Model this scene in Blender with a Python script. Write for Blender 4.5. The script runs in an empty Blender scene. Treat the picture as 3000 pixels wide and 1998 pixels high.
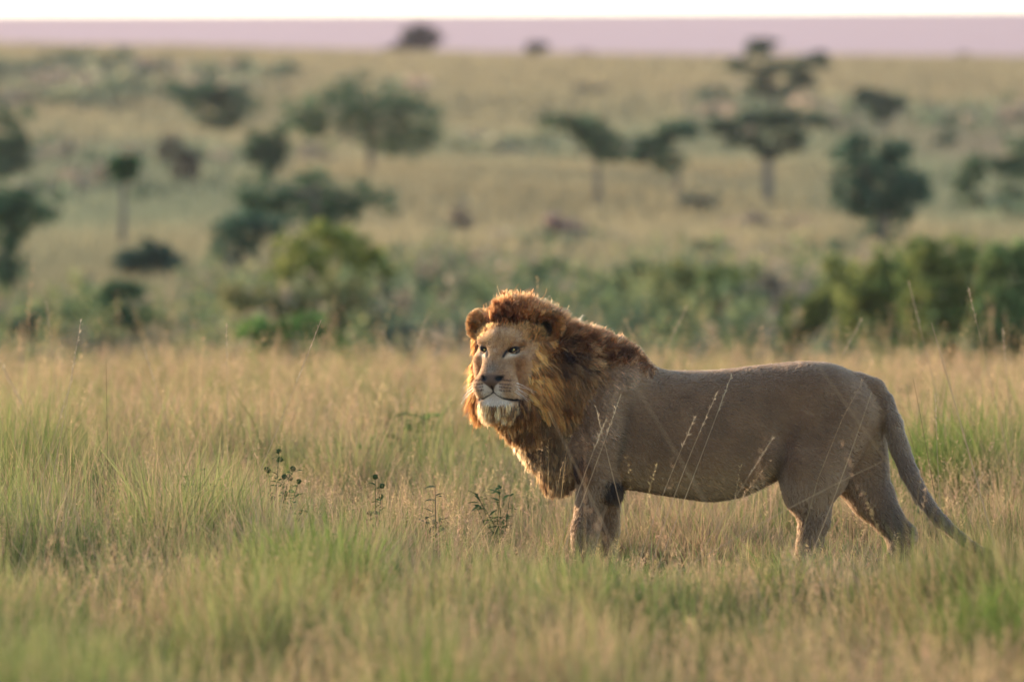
import bpy, math
import numpy as np
from mathutils import Vector, kdtree

scene = bpy.context.scene
COL = scene.collection
RNG = np.random.default_rng(11)

# ------------------------------------------------------------------ helpers
def tag(o, label=None, category=None, group=None, kind=None):
    if label: o['label'] = label
    if category: o['category'] = category
    if group: o['group'] = group
    if kind: o['kind'] = kind
    return o

def empty(name, loc=(0, 0, 0)):
    o = bpy.data.objects.new(name, None)
    o.location = loc
    o.empty_display_size = 0.1
    COL.objects.link(o)
    return o

def mesh_object(name, verts, faces, mat=None, parent=None, smooth=True, origin=(0, 0, 0), colors=None):
    """One mesh object from numpy arrays; faces is (n,3) or (n,4); verts are world space, moved to origin."""
    me = bpy.data.meshes.new(name)
    verts = np.asarray(verts, dtype=np.float32) - np.asarray(origin, dtype=np.float32)
    faces = np.asarray(faces, dtype=np.int32)
    nv, nf = len(verts), len(faces)
    k = faces.shape[1]
    me.vertices.add(nv)
    me.vertices.foreach_set('co', verts.ravel())
    me.loops.add(nf * k)
    me.loops.foreach_set('vertex_index', faces.ravel())
    me.polygons.add(nf)
    me.polygons.foreach_set('loop_start', np.arange(0, nf * k, k, dtype=np.int32))
    me.polygons.foreach_set('loop_total', np.full(nf, k, dtype=np.int32))
    if smooth:
        me.polygons.foreach_set('use_smooth', np.ones(nf, dtype=bool))
    me.update(calc_edges=True)
    if colors is not None:
        c = np.ones((nv, 4), dtype=np.float32)
        c[:, :3] = colors
        at = me.attributes.new('Col', 'FLOAT_COLOR', 'POINT')
        at.data.foreach_set('color', c.ravel())
    if mat: me.materials.append(mat)
    o = bpy.data.objects.new(name, me)
    COL.objects.link(o)
    if parent is not None:
        o.parent = parent
        pl = np.array(parent.location)
        o.location = tuple(np.asarray(origin) - (pl if parent.parent is None else pl))
    else:
        o.location = origin
    return o

def hair_object(name, pts, radius, colors, mat, parent=None):
    """pts (N,K,3), radius (N,K), colors (N,K,3)"""
    N, K = pts.shape[:2]
    hc = bpy.data.hair_curves.new(name)
    hc.add_curves([K] * N)
    off = np.array(parent.location, dtype=np.float32) if parent is not None else np.zeros(3, np.float32)
    hc.position_data.foreach_set('vector', (pts - off).astype(np.float32).ravel())
    ra = hc.attributes.get('radius') or hc.attributes.new('radius', 'FLOAT', 'POINT')
    ra.data.foreach_set('value', radius.astype(np.float32).ravel())
    c = np.ones((N * K, 4), dtype=np.float32)
    c[:, :3] = colors.reshape(-1, 3)
    ca = hc.attributes.new('Col', 'FLOAT_COLOR', 'POINT')
    ca.data.foreach_set('color', c.ravel())
    hc.materials.append(mat)
    o = bpy.data.objects.new(name, hc)
    COL.objects.link(o)
    if parent is not None: o.parent = parent
    return o

def new_mat(name):
    m = bpy.data.materials.new(name)
    m.use_nodes = True
    nt = m.node_tree
    nt.nodes.clear()
    return m, nt.nodes, nt.links

def unit(v):
    return v / (np.linalg.norm(v, axis=-1, keepdims=True) + 1e-12)

def hash01(i, j, s):
    n = (i * 374761393 + j * 668265263 + s * 974634511).astype(np.int64) & 0x7fffffff
    n = ((n ^ (n >> 13)) * 1274126177) & 0x7fffffff
    n = n ^ (n >> 16)
    return (n & 0xffff) / 65535.0

def vnoise(x, y, s=0):
    xi = np.floor(x).astype(np.int64); yi = np.floor(y).astype(np.int64)
    fx = x - xi; fy = y - yi
    fx = fx * fx * (3 - 2 * fx); fy = fy * fy * (3 - 2 * fy)
    a = hash01(xi, yi, s); b = hash01(xi + 1, yi, s); c = hash01(xi, yi + 1, s); d = hash01(xi + 1, yi + 1, s)
    return (a * (1 - fx) + b * fx) * (1 - fy) + (c * (1 - fx) + d * fx) * fy

def fbm(x, y, s=0, o=3):
    t = 0; amp = 0.5; tot = 0
    for k in range(o):
        t = t + amp * vnoise(x * 2 ** k, y * 2 ** k, s + k * 7); tot += amp; amp *= 0.5
    return t / tot

def smoothstep(a, b, x):
    t = np.clip((x - a) / (b - a), 0, 1)
    return t * t * (3 - 2 * t)

def attr_color(N, L, name='Col'):
    n = N.new('ShaderNodeAttribute'); n.attribute_name = name
    return n
# ------------------------------------------------------------------ the lion: implicit body, meshed by surface nets
def yc(x):                       # the spine is turned a little: rump nearer, chest farther
    return -0.11 * (x - 0.9)

H = np.array([-0.022, -0.15, 1.08])          # head centre
YAW = math.radians(22)
HF = np.array([-math.sin(YAW), -math.cos(YAW), 0.0])   # where the face looks
HR = np.array([math.cos(YAW), -math.sin(YAW), 0.0])
def hp(a, b, c):
    return H + HR * a + HF * b + np.array([0, 0, c])

gx = np.concatenate([np.arange(-0.30, 0.33, 0.0042), np.arange(0.33, 2.45, 0.0095)])
gy = np.arange(-0.48, 0.42, 0.0065)
gz = np.concatenate([np.arange(-0.02, 0.76, 0.0095), np.arange(0.76, 1.42, 0.0042)])
FIELD = np.full((len(gx), len(gy), len(gz)), 1.0, dtype=np.float32)

def region(lo, hi):
    i0, i1 = np.searchsorted(gx, [lo[0], hi[0]]); j0, j1 = np.searchsorted(gy, [lo[1], hi[1]]); k0, k1 = np.searchsorted(gz, [lo[2], hi[2]])
    sl = (slice(i0, i1), slice(j0, j1), slice(k0, k1))
    X = gx[i0:i1, None, None].astype(np.float32); Y = gy[None, j0:j1, None].astype(np.float32); Z = gz[None, None, k0:k1].astype(np.float32)
    return sl, X, Y, Z

def smin(a, b, k):
    h = np.maximum(k - np.abs(a - b), 0) / k
    return np.minimum(a, b) - h * h * k * 0.25

def smax(a, b, k):
    return -smin(-a, -b, k)

def put(sl, d, k, sub=False):
    if sub: FIELD[sl] = smax(FIELD[sl], -d, k)
    else: FIELD[sl] = smin(FIELD[sl], d.astype(np.float32), k)

def cone(p0, r0, p1, r1, k=0.05, sub=False):
    p0 = np.array(p0, float); p1 = np.array(p1, float)
    r = max(r0, r1) + k + 0.02
    sl, X, Y, Z = region(np.minimum(p0, p1) - r, np.maximum(p0, p1) + r)
    d = p1 - p0; L2 = float(d @ d)
    t = np.clip(((X - p0[0]) * d[0] + (Y - p0[1]) * d[1] + (Z - p0[2]) * d[2]) / L2, 0, 1)
    q = np.sqrt((X - p0[0] - t * d[0]) ** 2 + (Y - p0[1] - t * d[1]) ** 2 + (Z - p0[2] - t * d[2]) ** 2)
    put(sl, q - (r0 + (r1 - r0) * t), k, sub)

def ell(c, r, k=0.05, R=None, sub=False):
    """ellipsoid; R = 3 axes as rows"""
    c = np.array(c, float); r = np.array(r, float)
    if R is None: R = np.eye(3)
    m = r.max() + k + 0.02
    sl, X, Y, Z = region(c - m, c + m)
    X = X - c[0]; Y = Y - c[1]; Z = Z - c[2]
    u = [(X * R[i][0] + Y * R[i][1] + Z * R[i][2]) for i in range(3)]
    q = np.sqrt(sum((u[i] / r[i]) ** 2 for i in range(3)))
    g = np.sqrt(sum((u[i] / r[i] ** 2) ** 2 for i in range(3))) + 1e-6
    put(sl, q * (q - 1) / g, k, sub)

HAX = np.array([HR, HF, [0, 0, 1]])
def hell(a, b, c, ra, rb, rc, k=0.03, sub=False, tilt=0.0, yaw=0.0):
    ax = HAX.copy()
    if tilt:       # rotate the b/c axes
        ct, st = math.cos(tilt), math.sin(tilt)
        ax = np.array([ax[0], ct * ax[1] + st * ax[2], -st * ax[1] + ct * ax[2]])
    if yaw:
        cy, sy = math.cos(yaw), math.sin(yaw)
        ax = np.array([cy * ax[0] + sy * ax[1], -sy * ax[0] + cy * ax[1], ax[2]])
    ell(hp(a, b, c), (ra, rb, rc), k, ax, sub)
def hcone(p0, r0, p1, r1, k=0.03, sub=False):
    cone(hp(*p0), r0, hp(*p1), r1, k, sub)

# --- trunk: cross-sections along the spine
ST = np.array([  # x, top, bottom, half width
    [0.10, 0.93, 0.66, 0.05], [0.16, 0.99, 0.56, 0.13], [0.30, 1.035, 0.465, 0.195], [0.45, 1.045, 0.445, 0.222],
    [0.60, 1.045, 0.438, 0.235], [0.80, 1.022, 0.405, 0.245], [1.00, 1.024, 0.377, 0.25], [1.15, 1.04, 0.405, 0.238],
    [1.30, 1.058, 0.475, 0.215], [1.45, 1.073, 0.56, 0.205], [1.60, 1.062, 0.60, 0.19], [1.72, 1.012, 0.64, 0.15],
    [1.80, 0.955, 0.70, 0.09], [1.84, 0.90, 0.76, 0.03]])
xs = np.linspace(0.08, 1.86, 300)
def sm(col):
    v = np.interp(xs, ST[:, 0], ST[:, col])
    ker = np.hanning(31); ker /= ker.sum()
    vp = np.pad(v, 15, mode='edge')
    return np.convolve(vp, ker, 'valid')
top_, bot_, wid_ = sm(1), sm(2), sm(3)
sl, X, Y, Z = region((0.02, -0.42, 0.25), (1.95, 0.42, 1.2))
tx = np.interp(X, xs, top_).astype(np.float32); bx = np.interp(X, xs, bot_).astype(np.float32); wx = np.interp(X, xs, wid_).astype(np.float32)
zc = (tx + bx) / 2; hz = (tx - bx) / 2
Yr = Y - yc(X)
egg = 1.0 + 0.10 * (Z - zc) / hz                     # a little wider above, narrower below
w2 = wx * np.clip(egg, 0.8, 1.2)
q = np.sqrt((Yr / w2) ** 2 + ((Z - zc) / hz) ** 2)
g = np.sqrt((Yr / w2 ** 2) ** 2 + ((Z - zc) / hz ** 2) ** 2) + 1e-5
d = q * (q - 1) / g
ext = np.maximum(np.maximum(0.10 - X, X - 1.84), 0)
d = np.where(ext > 0, np.sqrt(np.maximum(d, 0) ** 2 + ext ** 2) + np.minimum(d, 0) * 0, d)
put(sl, d, 0.02)
def P(x, y, z): return (x, yc(x) + y, z)

# neck and chest
cone(P(0.52, 0, 0.93), 0.185, (0.13, -0.03, 1.09), 0.140, 0.10)
cone(P(0.38, 0, 0.80), 0.20, (0.06, -0.04, 0.92), 0.125, 0.10)
cone((0.075, 0.02, 0.84), 0.125, P(0.28, -0.02, 0.56), 0.115, 0.09)
# near shoulder and foreleg
cone(P(0.50, -0.15, 0.90), 0.085, P(0.385, -0.175, 0.62), 0.108, 0.07)
cone(P(0.385, -0.16, 0.62), 0.105, P(0.43, -0.16, 0.47), 0.088, 0.06)
cone(P(0.425, -0.16, 0.50), 0.090, P(0.365, -0.155, 0.24), 0.060, 0.04)
cone(P(0.365, -0.155, 0.24), 0.062, P(0.35, -0.155, 0.07), 0.056, 0.03)
ell(P(0.475, -0.155, 0.465), (0.045, 0.05, 0.055), 0.05)
ell(P(0.315, -0.155, 0.045), (0.105, 0.068, 0.052), 0.04)
for t in (-0.045, -0.015, 0.015, 0.045):
    ell(P(0.235, -0.155 + t, 0.035), (0.04, 0.019, 0.034), 0.012)
# far foreleg
cone(P(0.46, 0.135, 0.88), 0.09, P(0.40, 0.15, 0.62), 0.10, 0.10)
cone(P(0.40, 0.15, 0.62), 0.105, P(0.47, 0.15, 0.47), 0.085, 0.06)
cone(P(0.47, 0.15, 0.47), 0.085, P(0.475, 0.145, 0.22), 0.056, 0.04)
cone(P(0.475, 0.145, 0.22), 0.058, P(0.455, 0.145, 0.06), 0.054, 0.03)
ell(P(0.42, 0.145, 0.045), (0.10, 0.065, 0.05), 0.04)
# near hind leg
cone(P(1.585, -0.095, 0.82), 0.165, P(1.475, -0.135, 0.57), 0.145, 0.07)
cone(P(1.69, -0.085, 0.80), 0.10, P(1.555, -0.125, 0.50), 0.10, 0.10)
cone(P(1.465, -0.13, 0.56), 0.135, P(1.465, -0.135, 0.43), 0.112, 0.06)
cone(P(1.475, -0.135, 0.45), 0.105, P(1.50, -0.135, 0.29), 0.066, 0.05)
ell(P(1.535, -0.135, 0.315), (0.035, 0.035, 0.05), 0.05)
cone(P(1.497, -0.135, 0.28), 0.068, P(1.46, -0.135, 0.07), 0.055, 0.03)
ell(P(1.415, -0.135, 0.045), (0.105, 0.066, 0.05), 0.04)
for t in (-0.044, -0.015, 0.015, 0.044):
    ell(P(1.335, -0.135 + t, 0.035), (0.04, 0.019, 0.034), 0.012)
# far hind leg, stepping back
cone(P(1.66, 0.09, 0.80), 0.155, P(1.70, 0.125, 0.56), 0.135, 0.08)
cone(P(1.765, 0.09, 0.76), 0.095, P(1.79, 0.125, 0.54), 0.088, 0.08)
cone(P(1.715, 0.13, 0.52), 0.125, P(1.80, 0.13, 0.40), 0.10, 0.06)
cone(P(1.80, 0.13, 0.40), 0.10, P(1.945, 0.13, 0.20), 0.060, 0.05)
ell(P(1.985, 0.13, 0.205), (0.035, 0.034, 0.045), 0.04)
cone(P(1.952, 0.13, 0.20), 0.060, P(1.925, 0.13, 0.06), 0.052, 0.03)
ell(P(1.875, 0.13, 0.042), (0.10, 0.064, 0.048), 0.04)
# hip, ribs, flank and shoulder-blade relief
ell(P(1.50, -0.11, 0.95), (0.12, 0.06, 0.06), 0.12)
ell(P(0.56, -0.115, 0.985), (0.10, 0.075, 0.075), 0.08)
cone(P(0.545, -0.262, 0.92), 0.020, P(0.560, -0.256, 0.52), 0.026, 0.05, sub=True)
cone(P(1.33, -0.245, 0.74), 0.014, P(1.305, -0.225, 0.50), 0.030, 0.06, sub=True)
cone(P(1.60, -0.285, 0.92), 0.02, P(1.47, -0.30, 0.70), 0.03, 0.09, sub=True)
ell(P(0.47, -0.205, 0.70), (0.07, 0.05, 0.14), 0.07)
cone(P(1.29, -0.185, 0.62), 0.035, P(1.20, -0.17, 0.49), 0.03, 0.07)
# groin
ell(P(1.80, 0.0, 0.71), (0.045, 0.05, 0.06), 0.02)
ell(P(1.58, 0.0, 0.53), (0.06, 0.04, 0.05), 0.05)
# tail
TAIL = [P(1.72, 0, 0.96) + (0.068,), P(1.80, -0.012, 0.935) + (0.060,), (1.845, -0.115, 0.875, 0.055), (1.893, -0.125, 0.77, 0.051), (1.93, -0.13, 0.65, 0.048),
        (1.978, -0.13, 0.525, 0.044), (2.043, -0.125, 0.40, 0.038), (2.135, -0.12, 0.285, 0.032), (2.245, -0.115, 0.19, 0.026), (2.345, -0.11, 0.125, 0.021)]
for a_, b_ in zip(TAIL[:-1], TAIL[1:]):
    cone(a_[:3], a_[3] * 0.90, b_[:3], b_[3] * 0.90, 0.016)

# --- head
hell(0, -0.045, 0.068, 0.142, 0.165, 0.156, 0.04)               # skull
hcone((0, -0.10, 0.05), 0.125, (0.03, -0.22, 0.01), 0.125, 0.08)   # nape
for s in (-1, 1):
    hell(0.095 * s, 0.015, -0.035, 0.072, 0.095, 0.105, 0.05)     # cheek
    hell(0.076 * s, 0.078, 0.102, 0.050, 0.044, 0.024, 0.03, tilt=-0.5)   # brow
    hell(0.098 * s, 0.085, 0.014, 0.040, 0.030, 0.022, 0.04)      # cheekbone
    hell(0.058 * s, 0.160, -0.120, 0.058, 0.060, 0.052, 0.018)    # muzzle pad
    hcone((0.052 * s, 0.125, -0.195), 0.050, (0.105 * s, -0.06, -0.125), 0.060, 0.05)   # jaw
    hcone((0.028 * s, 0.070, 0.10), 0.054, (0.033 * s, 0.154, -0.055), 0.040, 0.035)    # bridge of the nose
hcone((0, 0.08, 0.09), 0.05, (0, 0.165, -0.06), 0.034, 0.04)
hell(0, 0.124, -0.205, 0.060, 0.054, 0.040, 0.035)               # chin
hell(0, 0.13, -0.09, 0.085, 0.06, 0.07, 0.04)                   # muzzle core
hell(0, 0.198, -0.088, 0.056, 0.027, 0.034, 0.014)              # nose leather
# forehead groove
hcone((0, 0.134, 0.17), 0.010, (0, 0.155, 0.07), 0.004, 0.03, sub=True)
# nostrils, philtrum, mouth line
for s in (-1, 1):
    hcone((0.030 * s, 0.226, -0.083), 0.0105, (0.050 * s, 0.204, -0.076), 0.009, 0.006, sub=True)
    pts_ = [(0, 0.222, -0.146), (0.020 * s, 0.218, -0.163), (0.050 * s, 0.200, -0.179), (0.085 * s, 0.160, -0.184), (0.100 * s, 0.125, -0.182)]
    for p0, p1 in zip(pts_[:-1], pts_[1:]):
        hcone(p0, 0.006, p1, 0.006, 0.010, sub=True)
hcone((0, 0.224, -0.115), 0.004, (0, 0.224, -0.150), 0.005, 0.012, sub=True)
# eye sockets and lids
EYE_R = 0.027
EYES = {s: np.array([0.079 * s, 0.094, 0.060]) for s in (-1, 1)}
for s in (-1, 1):
    e = EYES[s]
    hell(e[0], e[1] + 0.022, e[2] - 0.002, 0.034, 0.026, 0.021, 0.016, sub=True)
    hell(e[0] - 0.030 * s, e[1] + 0.016, e[2] - 0.016, 0.014, 0.012, 0.010, 0.014, sub=True)
    def on_eye(da, dc, rr=EYE_R):
        return (e[0] + da * s, e[1] + math.sqrt(max(rr * rr - da * da - dc * dc, 0)), e[2] + dc)
    up = [(-0.026, -0.010), (-0.017, 0.0042), (-0.004, 0.0117), (0.012, 0.0128), (0.025, 0.0103)]
    lo = [(-0.026, -0.013), (-0.012, -0.0115), (0.003, -0.0095), (0.016, -0.002), (0.025, 0.007)]
    for arc, r_ in ((up, 0.0072), (lo, 0.0042)):
        for p0, p1 in zip(arc[:-1], arc[1:]):
            hcone(on_eye(*p0), r_, on_eye(*p1), r_, 0.008)
# ears: cupped, turned outwards
for s in (-1, 1):
    ec = (0.190 * s, -0.090, 0.178)
    yw = -0.35 * s
    hcone((0.12 * s, -0.085, 0.10), 0.058, (0.18 * s, -0.092, 0.145), 0.052, 0.04)
    hell(*ec, 0.070, 0.034, 0.072, 0.02, yaw=yw)
    fx = np.array([-math.sin(yw), math.cos(yw)])              # ear's forward in (a,b)
    cc = (ec[0] + fx[0] * 0.034 - 0.014 * s, ec[1] + fx[1] * 0.034, ec[2] - 0.018)
    if s > 0: hell(*cc, 0.036, 0.040, 0.044, 0.016, yaw=yw, sub=True)
    else: hell(*cc, 0.032, 0.016, 0.036, 0.02, yaw=yw, sub=True)

# --- surface nets
def surface_nets(F, gx, gy, gz):
    ins = F < 0
    nx, ny, nz = F.shape
    cs = np.zeros((nx - 1, ny - 1, nz - 1), dtype=np.int8)
    for i in (0, 1):
        for j in (0, 1):
            for k in (0, 1):
                cs += ins[i:nx - 1 + i, j:ny - 1 + j, k:nz - 1 + k]
    act = (cs > 0) & (cs < 8)
    I, J, K = np.nonzero(act)
    idx = np.full(act.shape, -1, dtype=np.int32)
    idx[I, J, K] = np.arange(len(I))
    acc = np.zeros((len(I), 3)); cnt = np.zeros(len(I))
    G = (gx, gy, gz)
    corners = [(i, j, k) for i in (0, 1) for j in (0, 1) for k in (0, 1)]
    for a in corners:
        for ax in range(3):
            if a[ax] == 1: continue
            b = list(a); b[ax] = 1
            fa = F[I + a[0], J + a[1], K + a[2]].astype(float); fb = F[I + b[0], J + b[1], K + b[2]].astype(float)
            m = (fa < 0) != (fb < 0)
            t = np.where(m, fa / np.where(m, fa - fb, 1), 0)
            pa = np.stack([gx[I + a[0]], gy[J + a[1]], gz[K + a[2]]], 1)
            pb = np.stack([gx[I + b[0]], gy[J + b[1]], gz[K + b[2]]], 1)
            acc[m] += (pa + (pb - pa) * t[:, None])[m]; cnt[m] += 1
    V = acc / cnt[:, None]
    quads = []
    for ax in range(3):
        s0 = [slice(1, -1)] * 3; s0[ax] = slice(0, -1)
        s1 = [slice(1, -1)] * 3; s1[ax] = slice(1, None)
        a = ins[tuple(s0)]; b = ins[tuple(s1)]
        i, j, k = np.nonzero(a != b)
        flip = a[i, j, k]
        p = [i + 1, j + 1, k + 1]; p[ax] = p[ax] - 1
        o1, o2 = (ax + 1) % 3, (ax + 2) % 3
        def cell(d1, d2):
            c = [p[0].copy(), p[1].copy(), p[2].copy()]
            c[o1] = c[o1] + d1; c[o2] = c[o2] + d2
            return idx[c[0], c[1], c[2]]
        qd = np.stack([cell(-1, -1), cell(0, -1), cell(0, 0), cell(-1, 0)], 1)
        qd[~flip] = qd[~flip][:, ::-1]
        quads.append(qd)
    Q = np.concatenate(quads)
    return V, Q[(Q >= 0).all(1)]

V, Q = surface_nets(FIELD, gx, gy, gz)
# keep the biggest connected piece, relax a little
def relax(V, Q, it=2, lam=0.5):
    e = np.concatenate([Q[:, [0, 1]], Q[:, [1, 2]], Q[:, [2, 3]], Q[:, [3, 0]]])
    for _ in range(it):
        s = np.zeros_like(V); c = np.zeros(len(V))
        for x_, y_ in ((0, 1), (1, 0)):
            for ax in range(3):
                s[:, ax] += np.bincount(e[:, x_], weights=V[e[:, y_], ax], minlength=len(V))
            c += np.bincount(e[:, x_], minlength=len(V))
        avg = s / np.maximum(c, 1)[:, None]
        V = V + lam * (avg - V)
    return V
V = relax(V, Q, 1, 0.35)
bodymask = (V[:, 0] > 0.35) | (V[:, 2] < 0.75)
V2 = relax(V, Q, 4, 0.5)
V = np.where(bodymask[:, None], V2, V)
fn = np.cross(V[Q[:, 2]] - V[Q[:, 0]], V[Q[:, 3]] - V[Q[:, 1]])
FAREA = np.linalg.norm(fn, axis=1) * 0.5
FN = unit(fn); FC = V[Q].mean(1)
del FIELD

def head_local(Pt):
    d = Pt - H
    return d @ HR, d @ HF, d[:, 2]

def blend(c, col, w):
    return c * (1 - w[:, None]) + np.asarray(col) * w[:, None]

def gauss(x, s): return np.exp(-(x / s) ** 2)

def skin_color(Pt, N=None):
    """coat pattern of the lion, linear albedo"""
    x, y, z = Pt.T
    a, b, c = head_local(Pt)
    n1 = fbm(x * 7 + 3, z * 9 + y * 5, 3, 4) - 0.5
    n3 = fbm(x * 22 + 1.5 * z, z * 10 + y * 6, 13, 3) - 0.5
    col = np.tile(np.array([0.40, 0.262, 0.165]), (len(Pt), 1))
    col *= (1 + 0.55 * n1 + 0.30 * n3)[:, None]
    # belly and lower flank warmer and paler, back greyer
    lowb = smoothstep(0.66, 0.46, z) * smoothstep(0.45, 0.6, x) * smoothstep(1.4, 1.25, x)
    col = blend(col, (0.62, 0.40, 0.21), 0.75 * lowb)
    col = blend(col, (0.33, 0.225, 0.155), 0.6 * smoothstep(0.93, 1.03, z) * smoothstep(0.7, 0.9, x))
    col = blend(col, (0.27, 0.205, 0.165), 0.75 * smoothstep(1.80, 1.90, x) * smoothstep(1.0, 0.8, np.abs(y + 0.12) * 8) )
    col = blend(col, (0.10, 0.065, 0.04), 0.75 * smoothstep(0.03, 0.0, z - np.interp(x, xs, bot_)) * smoothstep(0.55, 0.6, x) * smoothstep(1.32, 1.25, x))  # shade under the belly, painted along its lower edge
    col = blend(col, (0.16, 0.115, 0.08), 0.80 * gauss(x - 0.555 - 0.03 * np.sin(z * 9), 0.020) * smoothstep(0.50, 0.60, z) * smoothstep(0.93, 0.85, z) * (y < yc(0.55)))  # shade of the fold behind the shoulder, painted into the coat
    col = blend(col, (0.15, 0.105, 0.07), 0.75 * gauss(x - 1.315 - 0.10 * (z - 0.5), 0.026) * smoothstep(0.44, 0.50, z) * smoothstep(0.72, 0.58, z))  # crease in front of the haunch, its shade painted in
    # paler shoulder under the mane, chest buff
    col = blend(col, (0.56, 0.39, 0.26), 0.7 * gauss(x - 0.55, 0.16) * gauss(z - 0.95, 0.15))
    col = blend(col, (0.50, 0.31, 0.17), smoothstep(0.22, 0.08, x) * smoothstep(0.90, 0.75, z))
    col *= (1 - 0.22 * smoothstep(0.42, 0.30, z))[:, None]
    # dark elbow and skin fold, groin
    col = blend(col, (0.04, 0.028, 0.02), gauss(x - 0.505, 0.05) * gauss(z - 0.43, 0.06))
    rump = smoothstep(1.70, 1.78, x) * smoothstep(0.86, 0.80, z) * smoothstep(0.60, 0.66, z) * gauss(y - yc(1.8), 0.06)
    col = blend(col, (0.55, 0.40, 0.26), 0.8 * rump)
    col = blend(col, (0.05, 0.035, 0.03), gauss(x - 1.825, 0.02) * gauss(z - 0.80, 0.035) * gauss(y - yc(1.8), 0.05))
    # ---- face
    hd = smoothstep(0.36, 0.26, x) * smoothstep(0.78, 0.84, z)
    face = hd * smoothstep(-0.06, 0.02, b)
    n2 = fbm(a * 38 + 11, c * 38 + b * 20, 9, 3) - 0.5
    fcol = np.tile(np.array([0.44, 0.245, 0.130]), (len(Pt), 1)) * (1 + 0.55 * n2)[:, None]
    fcol = blend(fcol, (0.26, 0.145, 0.07), 0.75 * gauss(a - 0.01 * np.sin(c * 60), 0.010) * smoothstep(0.07, 0.13, c))                # forehead groove, its shade painted as a darker line
    aa = np.abs(a)
    fcol = blend(fcol, (0.45, 0.25, 0.10), 0.5 * gauss(aa - 0.055, 0.03) * gauss(c - 0.105, 0.03))          # ochre brows
    fcol = blend(fcol, (0.17, 0.150, 0.135), 0.92 * gauss(a + 0.006, 0.048) * gauss(c + 0.036, 0.036) * smoothstep(0.10, 0.15, b))   # worn grey nose bridge
    fcol = blend(fcol, (0.30, 0.22, 0.15), 0.5 * gauss(aa - 0.055, 0.03) * gauss(c + 0.02, 0.05))
    # white: under the eyes, muzzle front, chin
    fcol = blend(fcol, (0.74, 0.62, 0.50), 0.9 * gauss(aa - 0.075 - 0.5 * (c - 0.03), 0.030) * gauss(c - 0.032 - 0.22 * (aa - 0.08), 0.012))
    pad = smoothstep(0.10, 0.13, b) * smoothstep(-0.085, -0.105, c) 
    fcol = blend(fcol, (0.55, 0.35, 0.22), 0.8 * pad)
    fcol = blend(fcol, (0.80, 0.70, 0.62), pad * smoothstep(0.075, 0.035, aa) * smoothstep(-0.100, -0.118, c))
    fcol = blend(fcol, (0.84, 0.76, 0.70), smoothstep(0.06, 0.10, b) * smoothstep(-0.178, -0.194, c) * smoothstep(0.085, 0.05, aa + np.where(a < 0, 0.03, -0.012)) * smoothstep(-0.240, -0.215, c))
    fcol = blend(fcol, (0.10, 0.058, 0.03), smoothstep(0.02, 0.08, b) * smoothstep(-0.218, -0.236, c))
    # whisker spot rows
    for row, cz in enumerate((-0.089, -0.108, -0.122, -0.138)):
        line = gauss(c - cz + 0.06 * (aa - 0.06), 0.0042) * smoothstep(0.038, 0.046, aa) * smoothstep(0.105, 0.092, aa) * smoothstep(0.09, 0.12, b)
        dash = 0.45 + 0.55 * (np.sin(aa * 520 + row * 1.7) > -0.1)
        fcol = blend(fcol, (0.07, 0.03, 0.015), np.clip(1.1 * line * dash, 0, 1))
    # nose leather, nostrils, philtrum, lips
    wtri = np.interp(c, [-0.136, -0.118, -0.09, -0.066, -0.06], [0.005, 0.019, 0.053, 0.062, 0.058])
    nose = smoothstep(0.005, -0.003, aa - wtri) * smoothstep(-0.058, -0.066, c) * smoothstep(-0.14, -0.132, c) * smoothstep(0.16, 0.185, b)
    fcol = blend(fcol, (0.17, 0.105, 0.075), nose)
    fcol = blend(fcol, (0.006, 0.005, 0.005), np.clip(2.2 * gauss(aa - 0.038, 0.015) * gauss(c + 0.080, 0.011), 0, 1) * smoothstep(0.17, 0.19, b))
    fcol = blend(fcol, (0.012, 0.009, 0.008), np.clip(1.5 * gauss(a, 0.0045) * smoothstep(-0.112, -0.120, c) * smoothstep(-0.157, -0.150, c), 0, 1) * (b > 0.15))
    mz = np.interp(aa, [0, 0.020, 0.050, 0.085, 0.108], [-0.148, -0.163, -0.179, -0.187, -0.190])
    fcol = blend(fcol, (0.012, 0.009, 0.008), np.clip(1.5 * gauss(c - mz, 0.0032 + 0.045 * np.clip(aa - 0.03, 0, 0.07)) * smoothstep(0.116, 0.104, aa), 0, 1) * smoothstep(0.06, 0.10, b))
    fcol = blend(fcol, (0.07, 0.05, 0.04), 0.9 * smoothstep(0.0, 1.0, gauss(c + 0.240, 0.014) * gauss(aa - 0.055, 0.035)) * smoothstep(0.05, 0.1, b))
    # eye rims and tear marks
    ea, ecz = (aa - 0.079), (c - 0.060)
    rim = np.sqrt((ea / 0.029) ** 2 + ((ecz - 0.0015 - 0.28 * ea) / 0.0135) ** 2)
    fcol = blend(fcol, (0.012, 0.009, 0.008), smoothstep(1.12, 0.92, rim) * smoothstep(0.05, 0.08, b))
    tear = gauss((aa - 0.048) - 0.35 * (c - 0.04), 0.0065) * smoothstep(0.062, 0.050, c) * smoothstep(0.010, 0.028, c)
    fcol = blend(fcol, (0.012, 0.009, 0.008), np.clip(1.4 * tear, 0, 1) * smoothstep(0.05, 0.08, b))
    wing = gauss(ecz - 0.012 - 0.2 * (ea - 0.03), 0.0035) * smoothstep(0.022, 0.028, ea) * smoothstep(0.05, 0.038, ea)
    fcol = blend(fcol, (0.03, 0.02, 0.015), 0.9 * wing * smoothstep(0.02, 0.05, b))
    col = col * (1 - face[:, None]) + fcol * face[:, None]
    # ears: ochre backs, shade of the cup painted dark inside
    ear = hd * smoothstep(0.135, 0.155, aa) * smoothstep(0.085, 0.11, c)
    col = blend(col, (0.46, 0.235, 0.09), ear)
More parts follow.
